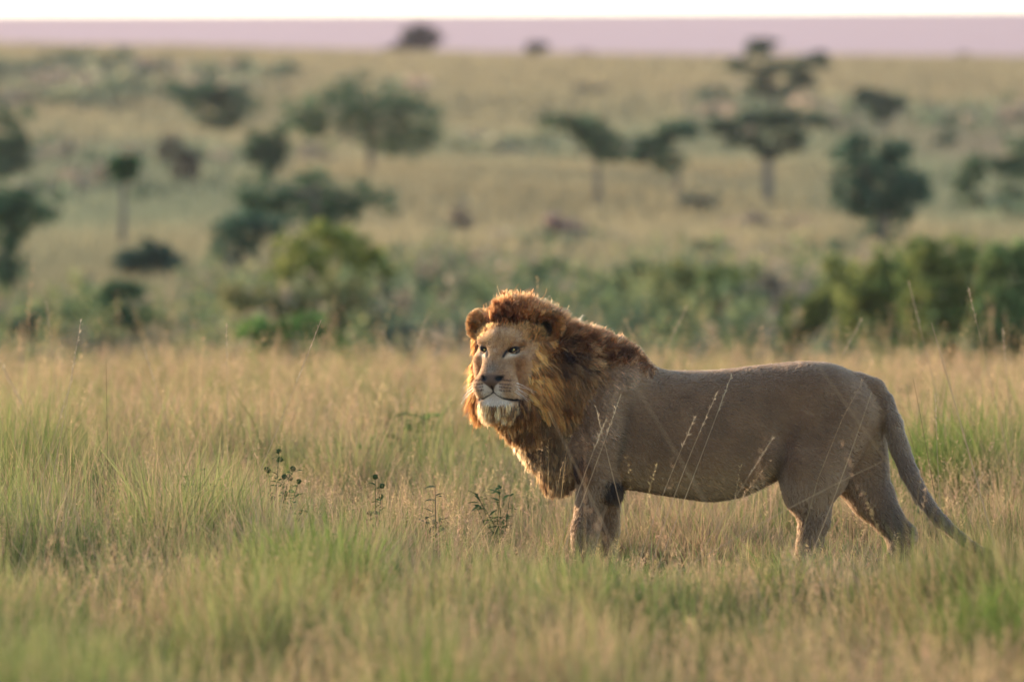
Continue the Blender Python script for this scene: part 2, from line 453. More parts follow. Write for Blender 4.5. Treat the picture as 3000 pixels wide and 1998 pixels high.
    for s in (-1, 1):
        m = hd * smoothstep(1.25, 0.85, np.sqrt(((a - (0.178 if s > 0 else 0.185) * s) / 0.031) ** 2 + ((c - 0.158) / 0.040) ** 2)) * smoothstep(-0.105, -0.095, b)
        col = blend(col, (0.035, 0.022, 0.018), np.clip(1.3 * m, 0, 1) * (0.15 if s < 0 else 1.0))
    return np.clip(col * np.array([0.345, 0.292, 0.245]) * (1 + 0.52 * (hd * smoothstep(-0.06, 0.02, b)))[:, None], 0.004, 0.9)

# materials
m_skin, N, L = new_mat('lion_coat')
out = N.new('ShaderNodeOutputMaterial'); bs = N.new('ShaderNodeBsdfPrincipled'); at = attr_color(N, L)
nz = N.new('ShaderNodeTexNoise'); nz.inputs['Scale'].default_value = 160; nz.inputs['Detail'].default_value = 3
bp = N.new('ShaderNodeBump'); bp.inputs['Strength'].default_value = 0.25; bp.inputs['Distance'].default_value = 0.004
L.new(nz.outputs['Fac'], bp.inputs['Height']); L.new(bp.outputs[0], bs.inputs['Normal'])
L.new(at.outputs['Color'], bs.inputs['Base Color']); bs.inputs['Roughness'].default_value = 0.75
bs.inputs['Specular IOR Level'].default_value = 0.25
L.new(bs.outputs[0], out.inputs[0])

def hair_material(name, rough=0.35, gain=1.0):
    m, N, L = new_mat(name)
    out = N.new('ShaderNodeOutputMaterial'); h = N.new('ShaderNodeBsdfHairPrincipled'); at = attr_color(N, L)
    h.parametrization = 'COLOR'
    h.inputs['Roughness'].default_value = rough
    h.inputs['Radial Roughness'].default_value = 0.9
    h.inputs['Random Roughness'].default_value = 0.2
    h.inputs['IOR'].default_value = 1.35
    L.new(at.outputs['Color'], h.inputs['Color']); L.new(h.outputs[0], out.inputs[0])
    return m
m_fur = hair_material('lion_fur', 0.65)
m_mane = hair_material('lion_mane', 0.50)

lion = empty('lion', (1.0, 0.0, 0.0))
tag(lion, 'male lion standing side-on in the grass with a rusty brown mane, head turned', 'lion')
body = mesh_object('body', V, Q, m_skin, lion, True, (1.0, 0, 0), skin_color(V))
body.location = (0, 0, 0)

# eyes
def make_eye(s):
    m, N, L = new_mat('eye')
    out = N.new('ShaderNodeOutputMaterial'); bs = N.new('ShaderNodeBsdfPrincipled'); at = attr_color(N, L)
    L.new(at.outputs['Color'], bs.inputs['Base Color']); bs.inputs['Roughness'].default_value = 0.12; bs.inputs['IOR'].default_value = 1.33
    L.new(bs.outputs[0], out.inputs[0])
    ctr = hp(*EYES[s])
    nu, nv = 48, 40
    th = np.linspace(0, np.pi, nv); ph = np.linspace(0, 2 * np.pi, nu, endpoint=False)
    TH, PH = np.meshgrid(th, ph, indexing='ij')
    look = unit(HF * 0.97 + HR * (-0.20) + np.array([0, 0, 0.02]))       # gaze a bit further to the left
    side = unit(np.cross(look, np.array([0, 0, 1.0]))); upv = np.cross(side, look)
    D = np.cos(TH)[..., None] * look + np.sin(TH)[..., None] * (np.cos(PH)[..., None] * side + np.sin(PH)[..., None] * upv)
    Vv = (ctr + D * (EYE_R - 0.0005)).reshape(-1, 3)
    r = np.degrees(TH).ravel()
    c = np.tile(np.array([0.05, 0.035, 0.03]), (len(Vv), 1))
    c[r < 36] = (0.02, 0.016, 0.010)
    c[r < 31] = (0.58, 0.37, 0.085)
    c[r < 17] = (0.36, 0.28, 0.12)
    c[r < 11.5] = (0.004, 0.004, 0.004)
    Fq = []
    for i in range(nv - 1):
        for j in range(nu):
            Fq.append((i * nu + j, (i + 1) * nu + j, (i + 1) * nu + (j + 1) % nu, i * nu + (j + 1) % nu))
    o = mesh_object('eye', Vv, np.array(Fq), m, lion, True, (1.0, 0, 0), c)
    o.location = (0, 0, 0)
make_eye(-1); make_eye(1)

# ------------------------------------------------------------------ fur and mane
def sample_surface(weight, n):
    w = FAREA * weight
    f = RNG.choice(len(Q), n, p=w / w.sum())
    u, v = RNG.random((2, n, 1))
    q = V[Q[f]]
    p = (q[:, 0] * (1 - u) + q[:, 1] * u) * (1 - v) + (q[:, 3] * (1 - u) + q[:, 2] * u) * v
    return p, FN[f], f

fa, fb, fc = head_local(FC)
f_aa = np.abs(fa)
headw = smoothstep(0.34, 0.26, FC[:, 0]) * smoothstep(0.76, 0.82, FC[:, 2])

def eye_mask(a, b, c):
    aa = np.abs(a)
    e = np.sqrt(((aa - 0.077) / 0.032) ** 2 + ((c - 0.0615 - 0.28 * (aa - 0.079)) / 0.0145) ** 2)
    t = ((aa - 0.046) / 0.012) ** 2 + ((c - 0.035) / 0.02) ** 2
    m = smoothstep(0.9, 1.15, e) * np.where((t < 1), 0.0, 1.0)
    nose = (aa < 0.052) & (c > -0.142) & (c < -0.058) & (b > 0.15)
    lip = (np.abs(c - np.interp(aa, [0, 0.020, 0.050, 0.085, 0.108], [-0.148, -0.163, -0.179, -0.187, -0.190])) < 0.009) & (aa < 0.11) & (b > 0.06)
    return np.where(nose | lip, 0.0, np.where(b > 0.03, m, 1.0))

# --- short coat all over
n_fur = 330000
wfur = np.ones(len(Q)) * (1 + 3.0 * headw) * np.where(headw > 0.5, eye_mask(fa, fb, fc), 1.0)
p, n, f = sample_surface(wfur, n_fur)
a, b, c = head_local(p)
hw = headw[f]
flow = np.tile(np.array([1.0, 0, -0.45]), (n_fur, 1))
legs = smoothstep(0.55, 0.42, p[:, 2]) * np.where((p[:, 0] > 0.6) & (p[:, 0] < 1.25), 0, 1)
flow = flow * (1 - legs[:, None]) + np.array([0.15, 0, -1.0]) * legs[:, None]
chest = smoothstep(0.25, 0.10, p[:, 0]) * (1 - hw)
flow = flow * (1 - chest[:, None]) + np.array([0.1, 0, -1.0]) * chest[:, None]
tailm = (p[:, 0] > 1.86)
flow[tailm] = (0.5, 0, -1)
rad = a[:, None] * HR + (c[:, None] + 0.06) * np.array([0, 0, 1.0]) + 0.04 * (-HF)
flow = flow * (1 - hw[:, None]) + unit(rad) * hw[:, None]
flow = flow - n * (flow * n).sum(1, keepdims=True)
d0 = unit(unit(flow) * 0.85 + n * 0.42 + RNG.normal(0, 0.16, (n_fur, 3)))
ln = (0.019 * (1 - hw) + 0.0085 * hw + 0.010 * chest) * RNG.uniform(0.6, 1.25, n_fur)
ears_f = hw * smoothstep(0.14, 0.16, np.abs(a)) * smoothstep(0.09, 0.12, c)
ln += 0.006 * ears_f
chinf = hw * smoothstep(0.05, 0.1, b) * smoothstep(-0.20, -0.225, c)
ln += 0.005 * chinf
bend = unit(flow) * 0.35 + np.array([0, 0, -0.25])
pts = np.stack([p - n * 0.001, p + d0 * ln[:, None] * 0.5, p + d0 * ln[:, None] * 0.9 + bend * (ln * 0.28)[:, None]], 1)
fl_ = fbm(a * 60 + 4, c * 25 + b * 30, 63, 2)
colr = skin_color(p) * np.where(hw[:, None] > 0.5, RNG.uniform(0.62, 1.30, (n_fur, 1)), RNG.uniform(0.76, 1.20, (n_fur, 1))) * (1 + 0.5 * hw * (fl_ - 0.5))[:, None]
r0 = np.where(hw > 0.5, 0.0009, 0.0011) * RNG.uniform(0.7, 1.2, n_fur)
rad_ = r0[:, None] * np.array([1.0, 0.8, 0.15])
cc = np.stack([colr * 0.9, colr, colr * 1.1], 1)
hair_object('coat_fur', pts, rad_, np.clip(cc, 0, 0.92), m_fur, lion)

# --- long hair
def grow(p, n, flow, ln, lift, grav, K=7, frizz=0.12, nclump=None, clump=0.6, curl=0.0):
    M = len(p)
    flow = unit(flow)
    jit = RNG.normal(0, frizz, (M, 3)) + 0
    pts = np.zeros((M, K, 3)); pts[:, 0] = p - n * 0.004
    d = unit(n * lift[:, None] + flow + jit)
    step = (ln / (K - 1))[:, None]
    ph = RNG.uniform(0, 6.28, (M, 1)); fr = RNG.uniform(4, 9, (M, 1))
    s1 = unit(np.cross(d, RNG.normal(0, 1, (M, 3))))
    for k in range(1, K):
        t = k / (K - 1)
        wob = s1 * np.sin(fr * t + ph) * curl
        dd = unit(d + np.array([0, 0, -1.0]) * (grav[:, None] * t) + flow * 0.35 * t + wob + RNG.normal(0, frizz * 0.6, (M, 3)))
        pts[:, k] = pts[:, k - 1] + dd * step
    if nclump:
        gi = RNG.choice(M, nclump, replace=False)
        kd = kdtree.KDTree(nclump)
        for q_, i_ in enumerate(gi): kd.insert(p[i_], q_)
        kd.balance()
        own = np.array([kd.find(pp)[1] for pp in p])
        gpt = pts[gi[own]]
        goff = (p - p[gi[own]])[:, None, :]
        t = np.linspace(0, 1, K)[None, :, None]
        w = clump * (RNG.uniform(0.4, 1.0, (M, 1, 1)) * (RNG.random((M, 1, 1)) > 0.12)) * t ** 0.9
        tgt = gpt + goff * (1 - t * 0.85)
        pts = pts * (1 - w) + tgt * w
        shade = hash01(own.astype(np.int64), own.astype(np.int64) * 3, 5)
    else:
        shade = RNG.random(M)
    return pts, shade

MANE = []
ear_r = np.minimum(np.hypot(fa - 0.195, fc - 0.175), np.hypot(fa + 0.195, fc - 0.175))
near_ear = np.where((FC[:, 0] < 0.42) & (fb < 0.05), smoothstep(0.10, 0.085, ear_r), 0.0)
near_ear2 = np.where((FC[:, 0] < 0.42) & (fb < 0.05), smoothstep(0.078, 0.062, ear_r), 0.0)
def add_mane(weight, n, flowfn, ln, lift, grav, c_root, c_tip, nclump, clump=0.6, frizz=0.12, curl=0.15, rad=0.0018, K=7):
    p, nn, f = sample_surface(weight, n)
    a, b, c = head_local(p)
    w = weight[f]
    flow = flowfn(p, nn, a, b, c)
    L_ = (ln(p, a, b, c) if callable(ln) else np.full(n, ln)) * RNG.uniform(0.65, 1.15, n) * (0.45 + 0.55 * np.clip(w, 0, 1))
    lf = lift(p, a, b, c) if callable(lift) else np.full(n, lift)
    gr = np.full(n, grav)
    stray = RNG.random(n) < 0.07
    L_ = np.where(stray, L_ * 1.22, L_)
    pts, sh = grow(p, nn, flow, L_, lf, gr, K, frizz, nclump, clump, curl)
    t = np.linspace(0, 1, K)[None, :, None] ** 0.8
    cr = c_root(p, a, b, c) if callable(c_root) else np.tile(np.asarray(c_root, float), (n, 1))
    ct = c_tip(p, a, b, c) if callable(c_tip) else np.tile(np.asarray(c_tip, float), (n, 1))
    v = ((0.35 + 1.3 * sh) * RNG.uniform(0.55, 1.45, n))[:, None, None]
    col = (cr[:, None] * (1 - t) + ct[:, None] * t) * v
    rr = rad * RNG.uniform(0.7, 1.2, (n, 1)) * np.interp(np.linspace(0, 1, K), [0, 0.5, 1], [1.0, 0.85, 0.2])[None]
    MANE.append((pts, rr, np.clip(np.clip(col, 0, 1) ** 1.4 * 1.05, 0.003, 0.9)))

UP = np.array([0, 0, 1.0])
inhead = FC[:, 0] < 0.34
# crest between the ears, running on over the nape
w_crest = inhead * smoothstep(0.172, 0.215, fc + 0.05 * (fbm(fa * 40, fb * 40, 15, 2) - 0.5) + 0.03 * gauss(fa, 0.03)) * smoothstep(0.085, 0.01, fb) * smoothstep(0.15, 0.10, f_aa)
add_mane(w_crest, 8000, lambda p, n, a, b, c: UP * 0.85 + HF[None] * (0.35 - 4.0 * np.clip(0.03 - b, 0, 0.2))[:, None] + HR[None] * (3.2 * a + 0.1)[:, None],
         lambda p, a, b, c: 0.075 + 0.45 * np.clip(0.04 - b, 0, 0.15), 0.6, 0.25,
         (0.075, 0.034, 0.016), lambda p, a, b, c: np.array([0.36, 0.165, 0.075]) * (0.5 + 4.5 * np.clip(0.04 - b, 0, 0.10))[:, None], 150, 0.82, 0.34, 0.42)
nx_ = FC[:, 0]
w_nape = (FN[:, 2] > 0.0) * smoothstep(0.11, 0.14, FC[:, 2] - H[2]) * smoothstep(-0.08, -0.12, fb) * smoothstep(0.40, 0.30, nx_) * (f_aa < 0.30) * (nx_ > -0.12)
add_mane(w_nape * (1 - 0.9 * near_ear * (fb > -0.15)), 13000, lambda p, n, a, b, c: UP * 0.75 + np.array([0.55, 0.15, 0]) + n * 0.35,
         lambda p, a, b, c: np.interp(p[:, 0], [-0.1, 0.08, 0.2, 0.35], [0.13, 0.15, 0.135, 0.12]), 0.55, 0.35,
         (0.05, 0.025, 0.014), (0.38, 0.185, 0.09), 240, 0.78, 0.32, 0.4)
# top line of the neck to the withers
ridge_y = FC[:, 1] - np.interp(FC[:, 0], [0.05, 0.4, 0.75], [-0.02, 0.05, 0.02])
w_ridge = smoothstep(0.15, 0.25, FC[:, 0]) * smoothstep(0.755, 0.56, FC[:, 0]) * smoothstep(0.20, 0.05, np.abs(ridge_y)) * (FN[:, 2] > 0.1) * smoothstep(0.95, 1.0, FC[:, 2])
add_mane(w_ridge * (1 - near_ear * (fb > -0.15)), 13000, lambda p, n, a, b, c: UP * 0.55 + np.array([0.75, 0, 0]) + n * 0.2 - np.array([0, 1.0, 0]) * (0.8 * (0.03 - p[:, 1]))[:, None],
         lambda p, a, b, c: np.interp(p[:, 0], [0.05, 0.3, 0.5, 0.62, 0.80], [0.14, 0.125, 0.10, 0.065, 0.018]), 0.7, 0.35,
         (0.055, 0.028, 0.015), lambda p, a, b, c: np.array([0.42, 0.215, 0.11]) * (0.50 + 0.45 * smoothstep(0.10, 0.02, np.abs(p[:, 1] - 0.03)))[:, None], 260, 0.78, 0.30, 0.38)  # tips lightened along the top, sunlit hair put into the colour
# sides of the neck (both)
side_edge = np.interp(FC[:, 2], [0.55, 0.75, 0.9, 1.0, 1.1, 1.2], [0.25, 0.29, 0.36, 0.46, 0.58, 0.64]) + 0.09 * (fbm(FC[:, 2] * 14, FC[:, 1] * 9, 77, 2) - 0.5)
w_side = smoothstep(0.0, 0.07, FC[:, 0]) * smoothstep(0.07, -0.14, FC[:, 0] - side_edge) * smoothstep(0.50, 0.62, FC[:, 2])
w_side = np.where((FC[:, 0] < 0.34) & (FC[:, 2] > 0.80), w_side * smoothstep(-0.06, -0.11, fb), w_side)
add_mane(w_side * (1 - near_ear * (fb > -0.15)), 26000, lambda p, n, a, b, c: np.array([0.62, 0, -0.75]) + UP * np.clip((p[:, 2:3] - 1.02) * 3.0, 0, 0.9) + RNG.normal(0, 0.16, p.shape),
         lambda p, a, b, c: np.interp(p[:, 2], [0.5, 0.75, 1.0, 1.2], [0.09, 0.12, 0.105, 0.11]), 0.5, 0.45,
         (0.030, 0.017, 0.010), lambda p, a, b, c: np.array([0.15, 0.082, 0.036]) + np.clip((p[:, 0:1] - 0.24) * 1.3, 0, 0.4) * np.array([0.72, 0.40, 0.21]) + np.clip((p[:, 2:3] - 1.08) * 1.4, 0, 0.25) * np.array([0.9, 0.42, 0.18]),  # orange lift near the top continues the painted sunlit ridge
         380, 0.78, 0.26, 0.36)
# pale fringe where the mane thins out over the shoulder
w_fr = smoothstep(-0.10, -0.02, FC[:, 0] - side_edge) * smoothstep(0.24, 0.03, FC[:, 0] - side_edge) * smoothstep(0.62, 0.72, FC[:, 2]) * (FC[:, 0] > 0.26)
add_mane(w_fr, 14000, lambda p, n, a, b, c: np.array([0.8, 0, -0.6]) + RNG.normal(0, 0.2, p.shape), 0.05, 0.4, 0.3,
         (0.22, 0.135, 0.08), (0.46, 0.29, 0.18), 500, 0.5, 0.2, 0.2, 0.0013, 5)
# ruff round the face
ruff_in = np.where(fa > 0, 0.124, 0.138) + 0.03 * smoothstep(-0.05, 0.15, fc)
w_ruff = inhead * smoothstep(ruff_in - 0.012, ruff_in + 0.03, f_aa + np.clip(-fb - 0.01, 0, 0.1) * 0.8) * smoothstep(0.09, 0.02, fb) * smoothstep(-0.15, -0.08, fb) * smoothstep(-0.21, -0.17, fc) * smoothstep(0.125, 0.09, fc)
def ruff_flow(p, n, a, b, c):
    s = np.sign(a)[:, None]
    return s * HR * 0.50 - HF * 0.50 + UP * (-0.75) - UP * 0.4 * smoothstep(0.05, -0.1, c)[:, None] + RNG.normal(0, 0.10, p.shape)
def ruff_tip(p, a, b, c):
    t = np.where((a > 0)[:, None], np.array([0.44, 0.205, 0.072]), np.array([0.32, 0.14, 0.05]))
    return t * (0.50 + 0.5 * smoothstep(-0.10, 0.02, b))[:, None]
add_mane(w_ruff * (1 - near_ear2), 13000, ruff_flow, lambda p, a, b, c: (0.06 + 0.08 * smoothstep(0.05, -0.06, b)) * (1 + 0.35 * smoothstep(0.05, -0.1, c)) * (1 - 0.5 * smoothstep(0.0, 0.08, c)), 0.32, 0.4,
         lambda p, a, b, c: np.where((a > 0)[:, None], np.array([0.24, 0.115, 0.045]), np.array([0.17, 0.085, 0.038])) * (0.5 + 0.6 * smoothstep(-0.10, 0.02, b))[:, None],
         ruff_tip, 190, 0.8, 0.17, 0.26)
# jaw and throat beard
w_beard = inhead * smoothstep(-0.14, -0.18, fc) * smoothstep(0.135, 0.09, fb) * smoothstep(-0.12, -0.07, fb)
w_beard = np.where((fb > 0.06) & (fc > -0.215) & (fa < 0.10) & (fa > -0.072), 0, w_beard)
add_mane(w_beard, 11000, lambda p, n, a, b, c: UP * -1.0 - HF * 0.35 + HR * (1.6 * a)[:, None],
         lambda p, a, b, c: 0.085 + 0.05 * smoothstep(0.08, -0.02, b), 0.25, 0.6,
         (0.035, 0.019, 0.010), (0.19, 0.095, 0.04), 150, 0.82, 0.16, 0.24)
# dark chest mane with the near side's shadow put into its colour, pale throat on the sunny side
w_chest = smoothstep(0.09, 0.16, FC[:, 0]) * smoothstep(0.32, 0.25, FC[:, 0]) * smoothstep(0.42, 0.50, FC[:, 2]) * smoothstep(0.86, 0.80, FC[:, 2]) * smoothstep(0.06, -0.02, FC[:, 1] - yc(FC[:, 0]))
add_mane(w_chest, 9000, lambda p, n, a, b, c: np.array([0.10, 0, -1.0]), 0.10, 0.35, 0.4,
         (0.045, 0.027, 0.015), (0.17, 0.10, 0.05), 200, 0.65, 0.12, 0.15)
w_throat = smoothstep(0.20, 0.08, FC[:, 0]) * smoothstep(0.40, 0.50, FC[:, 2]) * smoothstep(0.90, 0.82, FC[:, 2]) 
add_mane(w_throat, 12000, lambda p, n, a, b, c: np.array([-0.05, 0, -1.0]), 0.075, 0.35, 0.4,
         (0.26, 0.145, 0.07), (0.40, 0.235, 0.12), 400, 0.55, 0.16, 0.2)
# ear fringes
w_ear = inhead * smoothstep(0.14, 0.16, f_aa) * smoothstep(0.105, 0.13, fc)
cav = (fa > 0) & (np.hypot((fa - 0.178) / 0.033, (fc - 0.158) / 0.042) < 1)
add_mane(np.where(cav, 0, w_ear), 9000, lambda p, n, a, b, c: n * 0.4 + UP * 0.25 + HR * (np.sign(a) * 0.5)[:, None] + RNG.normal(0, 0.3, p.shape), 0.022, 0.6, 0.2,
         (0.22, 0.115, 0.052), (0.38, 0.205, 0.095), 260, 0.5, 0.25, 0.15, 0.0008, 5)
w_ear0 = inhead * gauss(f_aa - 0.145, 0.03) * gauss(fc - 0.13, 0.035) * (fb > -0.12)
add_mane(w_ear0, 3200, lambda p, n, a, b, c: HR * (np.sign(a) * 0.5)[:, None] + UP * 0.9 - HF * 0.3, 0.032, 0.5, 0.1,
         (0.20, 0.105, 0.045), (0.38, 0.205, 0.09), 160, 0.5, 0.16, 0.1, 0.0008, 5)
# ochre fuzz between the brow and the ears, thinning down the forehead
w_brow = inhead * smoothstep(0.115, 0.175, fc + 0.35 * (f_aa - 0.07)) * smoothstep(0.13, 0.06, fb) * smoothstep(0.17, 0.12, f_aa) * smoothstep(0.235, 0.195, fc)
add_mane(w_brow, 5500, lambda p, n, a, b, c: UP * 0.8 - HF * 0.4 + HR * (4.0 * a)[:, None] + RNG.normal(0, 0.2, p.shape), 0.030, 0.35, 0.1,
         (0.20, 0.105, 0.045), (0.40, 0.215, 0.095), 260, 0.5, 0.2, 0.2, 0.0010, 5)
# elbow and belly fringe
w_elb = gauss(FC[:, 0] - 0.50, 0.045) * gauss(FC[:, 2] - 0.43, 0.055)
w_elb = np.where(w_elb > 0.15, w_elb, 0)
add_mane(w_elb, 2200, lambda p, n, a, b, c: np.array([0.6, 0, -0.8]), 0.06, 0.4, 0.3, (0.03, 0.02, 0.013), (0.06, 0.04, 0.022), 90, 0.6, 0.15, 0.1, 0.001, 5)
w_bel = (FN[:, 2] < -0.5) * smoothstep(0.55, 0.62, FC[:, 0]) * smoothstep(1.35, 1.25, FC[:, 0]) * (FC[:, 2] > 0.33)
add_mane(w_bel, 5000, lambda p, n, a, b, c: np.array([0.9, 0, -0.35]), 0.03, 0.25, 0.2, (0.30, 0.2, 0.11), (0.45, 0.31, 0.18), None, 0, 0.12, 0.1, 0.0009, 4)
K = 7
def to_k(pts, rr, col):
    k = pts.shape[1]
    if k == K: return pts, rr, col
    t0 = np.linspace(0, 1, k); t1 = np.linspace(0, 1, K)
    i = np.clip(np.searchsorted(t0, t1, 'right') - 1, 0, k - 2); f = (t1 - t0[i]) / (t0[i + 1] - t0[i])
    return (pts[:, i] * (1 - f)[None, :, None] + pts[:, i + 1] * f[None, :, None], rr[:, i] * (1 - f) + rr[:, i + 1] * f,
            col[:, i] * (1 - f)[None, :, None] + col[:, i + 1] * f[None, :, None])
MK = [to_k(*m) for m in MANE]
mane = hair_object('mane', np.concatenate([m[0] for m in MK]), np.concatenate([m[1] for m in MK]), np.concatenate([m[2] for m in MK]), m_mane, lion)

# tail tuft
tp = np.array(TAIL[-1][:3]); td = unit(np.array([0.85, 0.05, -0.45]))
M = 1500
s_ = RNG.normal(0, 1, (M, 3)); s_ = unit(s_ - td * (s_ @ td)[:, None])
p0 = tp + td * RNG.uniform(-0.05, 0.015, (M, 1)) + s_ * 0.016
pts, sh = grow(p0, s_, np.tile(td, (M, 1)), RNG.uniform(0.06, 0.12, M), np.full(M, 0.25), np.full(M, 0.25), 6, 0.1, 60, 0.6, 0.1)
cr = np.array([0.03, 0.02, 0.014]) * RNG.uniform(0.7, 1.6, (M, 1, 1)) * np.ones((1, 6, 1))
hair_object('tail_tuft', pts, np.tile(np.array([1, 1, .9, .8, .5, .2]) * 0.0011, (M, 1)), cr, m_mane, lion)
# whiskers
WH = []
for s in (-1, 1):
    for row in range(3):
        for j in range(3):
            aa_ = 0.060 + 0.012 * j; c0 = -0.096 - 0.015 * row
            b0 = 0.205 - 0.9 * (aa_ - 0.055)
            r0_ = hp(aa_ * s, b0 - 0.02, c0)
            dd = unit(HR * s * 0.9 + HF * 0.12 + UP * (-0.10 - 0.10 * row + RNG.normal(0, 0.08)))
            ln_ = RNG.uniform(0.07, 0.15)
            t = np.linspace(0, 1, 7)[:, None]
            WH.append(r0_ + dd * ln_ * t - UP * 0.05 * t ** 2 * RNG.uniform(0.4, 1.4) - HF * 0.05 * t ** 2)
WH = np.array(WH)
hair_object('whiskers', WH, np.tile(np.linspace(0.0006, 0.0002, 7), (len(WH), 1)), np.full((len(WH), 7, 3), 0.8), m_mane, lion)
# ------------------------------------------------------------------ land
def ground_z(x, y):
    """height of the land; y = -30 at the camera, the lion stands at y = 0"""
    d = y + 30.0
    base = np.interp(d, [-200, 54, 62, 70, 80, 95, 110, 140, 200, 350, 560, 600, 640, 720, 1000, 2000, 12000],
                     [0, 0, -0.06, -0.5, -1.3, -2.0, -0.95, 0.1, 1.6, 6.7, 16.4, 17.75, 18.1, 16.5, 2.0, -25, -30])
    far = smoothstep(90, 140, d)
    slope = base * (1 - 0.0010 * np.clip(x, -300, 300) * smoothstep(200, 600, d) * smoothstep(1000, 640, d))
    und = (fbm(x * 0.03, d * 0.02, 21, 3) - 0.5) * far * np.interp(d, [90, 200, 600, 5000], [0.8, 1.6, 2.2, 4])
    near = (fbm(x * 0.5, d * 0.5, 31, 2) - 0.5) * 0.06 * (1 - far)
    return slope + und + near

DG = np.concatenate([np.linspace(90, 640, 2200)])
def d_of_row(xD, yD):
    """distance at which the land is seen at this row"""
    X = (xD - 1177) / 460 * DG / 30
    f = ground_z(X, DG - 30) - (1.8 + (497 - yD) / 460 * DG / 30)
    k = np.nonzero(f > 0)[0]
    return DG[k[0]] if len(k) else 620.0

# one sheet from behind the camera to the horizon
yy = np.concatenate([np.linspace(-60, 70, 131), np.linspace(71, 700, 300), np.geomspace(710, 30000, 60)])
uu = np.linspace(-1, 1, 121)
half = np.interp(yy, [-60, 0, 70, 700, 30000], [30, 30, 60, 420, 22000])
GX = half[:, None] * (uu[None] * 0.35 + 0.65 * uu[None] ** 3)
GY = np.repeat(yy[:, None], len(uu), 1)
GZ = ground_z(GX, GY)
gv = np.stack([GX, GY, GZ], -1).reshape(-1, 3)
ny_, nx_ = GX.shape
ii, jj = np.meshgrid(np.arange(ny_ - 1), np.arange(nx_ - 1), indexing='ij')
gq = np.stack([ii * nx_ + jj, ii * nx_ + jj + 1, (ii + 1) * nx_ + jj + 1, (ii + 1) * nx_ + jj], -1).reshape(-1, 4)

m_gr, N, L = new_mat('savanna_ground')
out = N.new('ShaderNodeOutputMaterial'); bs = N.new('ShaderNodeBsdfPrincipled'); bs.inputs['Roughness'].default_value = 1.0
bs.inputs['Specular IOR Level'].default_value = 0.0
tc = N.new('ShaderNodeTexCoord')
def noise(scale, detail=4, rough=0.55):
    n = N.new('ShaderNodeTexNoise'); n.inputs['Scale'].default_value = scale; n.inputs['Detail'].default_value = detail
    n.inputs['Roughness'].default_value = rough
    mp = N.new('ShaderNodeMapping'); mp.inputs['Scale'].default_value = (1, 0.3, 1)
    L.new(tc.outputs['Object'], mp.inputs[0]); L.new(mp.outputs[0], n.inputs['Vector']); return n
def ramp(src, stops):
    r = N.new('ShaderNodeValToRGB'); e = r.color_ramp.elements
    while len(e) < len(stops): e.new(0.5)
    for k, (p_, c_) in enumerate(stops):
        e[k].position = p_; e[k].color = (*c_, 1)
    L.new(src, r.inputs[0]); return r
def mixc(a, b, f, mode='MIX'):
    m = N.new('ShaderNodeMix'); m.data_type = 'RGBA'; m.blend_type = mode
    if isinstance(f, float): m.inputs[0].default_value = f
    else: L.new(f, m.inputs[0])
    L.new(a, m.inputs[6]); L.new(b, m.inputs[7]); return m.outputs[2]
big = ramp(noise(0.022, 4).outputs['Fac'], [(0.32, (0.21, 0.18, 0.08)), (0.48, (0.28, 0.24, 0.12)), (0.62, (0.33, 0.27, 0.15)), (0.75, (0.30, 0.21, 0.14))])
sml = ramp(noise(0.35, 5).outputs['Fac'], [(0.3, (0.4, 0.45, 0.4)), (0.6, (1.1, 1.1, 1.1))])
colg = mixc(big.outputs[0], sml.outputs[0], 1.0, 'MULTIPLY')
L.new(colg, bs.inputs['Base Color'])
nb = noise(2.0, 6); bp = N.new('ShaderNodeBump'); bp.inputs['Strength'].default_value = 1.0; bp.inputs['Distance'].default_value = 0.3
L.new(nb.outputs['Fac'], bp.inputs['Height']); L.new(bp.outputs[0], bs.inputs['Normal'])
L.new(bs.outputs[0], out.inputs[0])
tag(mesh_object('ground', gv, gq, m_gr), kind='structure')

# far escarpment, a real ridge six kilometres off
ex = np.linspace(-9000, 9000, 181)
rows = []
for t, off in ((0, 0), (0.12, 250), (0.45, 650), (0.85, 950), (0.97, 1050), (1.0, 1200), (1.0, 2600), (0.0, 3200)):
    yy_ = 6000 + off + 120 * (fbm(ex * 0.0011, ex * 0 + off * 0.002, 5, 3) - 0.5) * (t < 0.99)
    px_ = ex / 6900 * 30 * 460 + 1177
    topz = 1.8 + (497 - np.interp(px_, [-3000, 0, 1177, 2354, 5000], [38, 33, 30, 24, 17])) / 460 / 30 * 7200
    zz = -40 + t * (topz + 40) + 6 * (fbm(ex * 0.002, ex * 0 + off, 8, 3) - 0.5) * (0.05 < t < 0.99)
    rows.append(np.stack([ex, yy_, zz], 1))
ev = np.concatenate(rows); ne = len(ex)
ii, jj = np.meshgrid(np.arange(len(rows) - 1), np.arange(ne - 1), indexing='ij')
eq = np.stack([ii * ne + jj, ii * ne + jj + 1, (ii + 1) * ne + jj + 1, (ii + 1) * ne + jj], -1).reshape(-1, 4)
m_es, N, L = new_mat('escarpment')
out = N.new('ShaderNodeOutputMaterial'); bs = N.new('ShaderNodeBsdfDiffuse'); tc = N.new('ShaderNodeTexCoord')
r_ = ramp(noise(0.004, 5).outputs['Fac'], [(0.35, (0.15, 0.105, 0.115)), (0.65, (0.20, 0.14, 0.145))])  # base colour tinted mauve, standing in for pink distance haze
L.new(r_.outputs[0], bs.inputs[0]); L.new(bs.outputs[0], out.inputs[0])
tag(mesh_object('escarpment_hills', ev, eq, m_es), kind='structure')

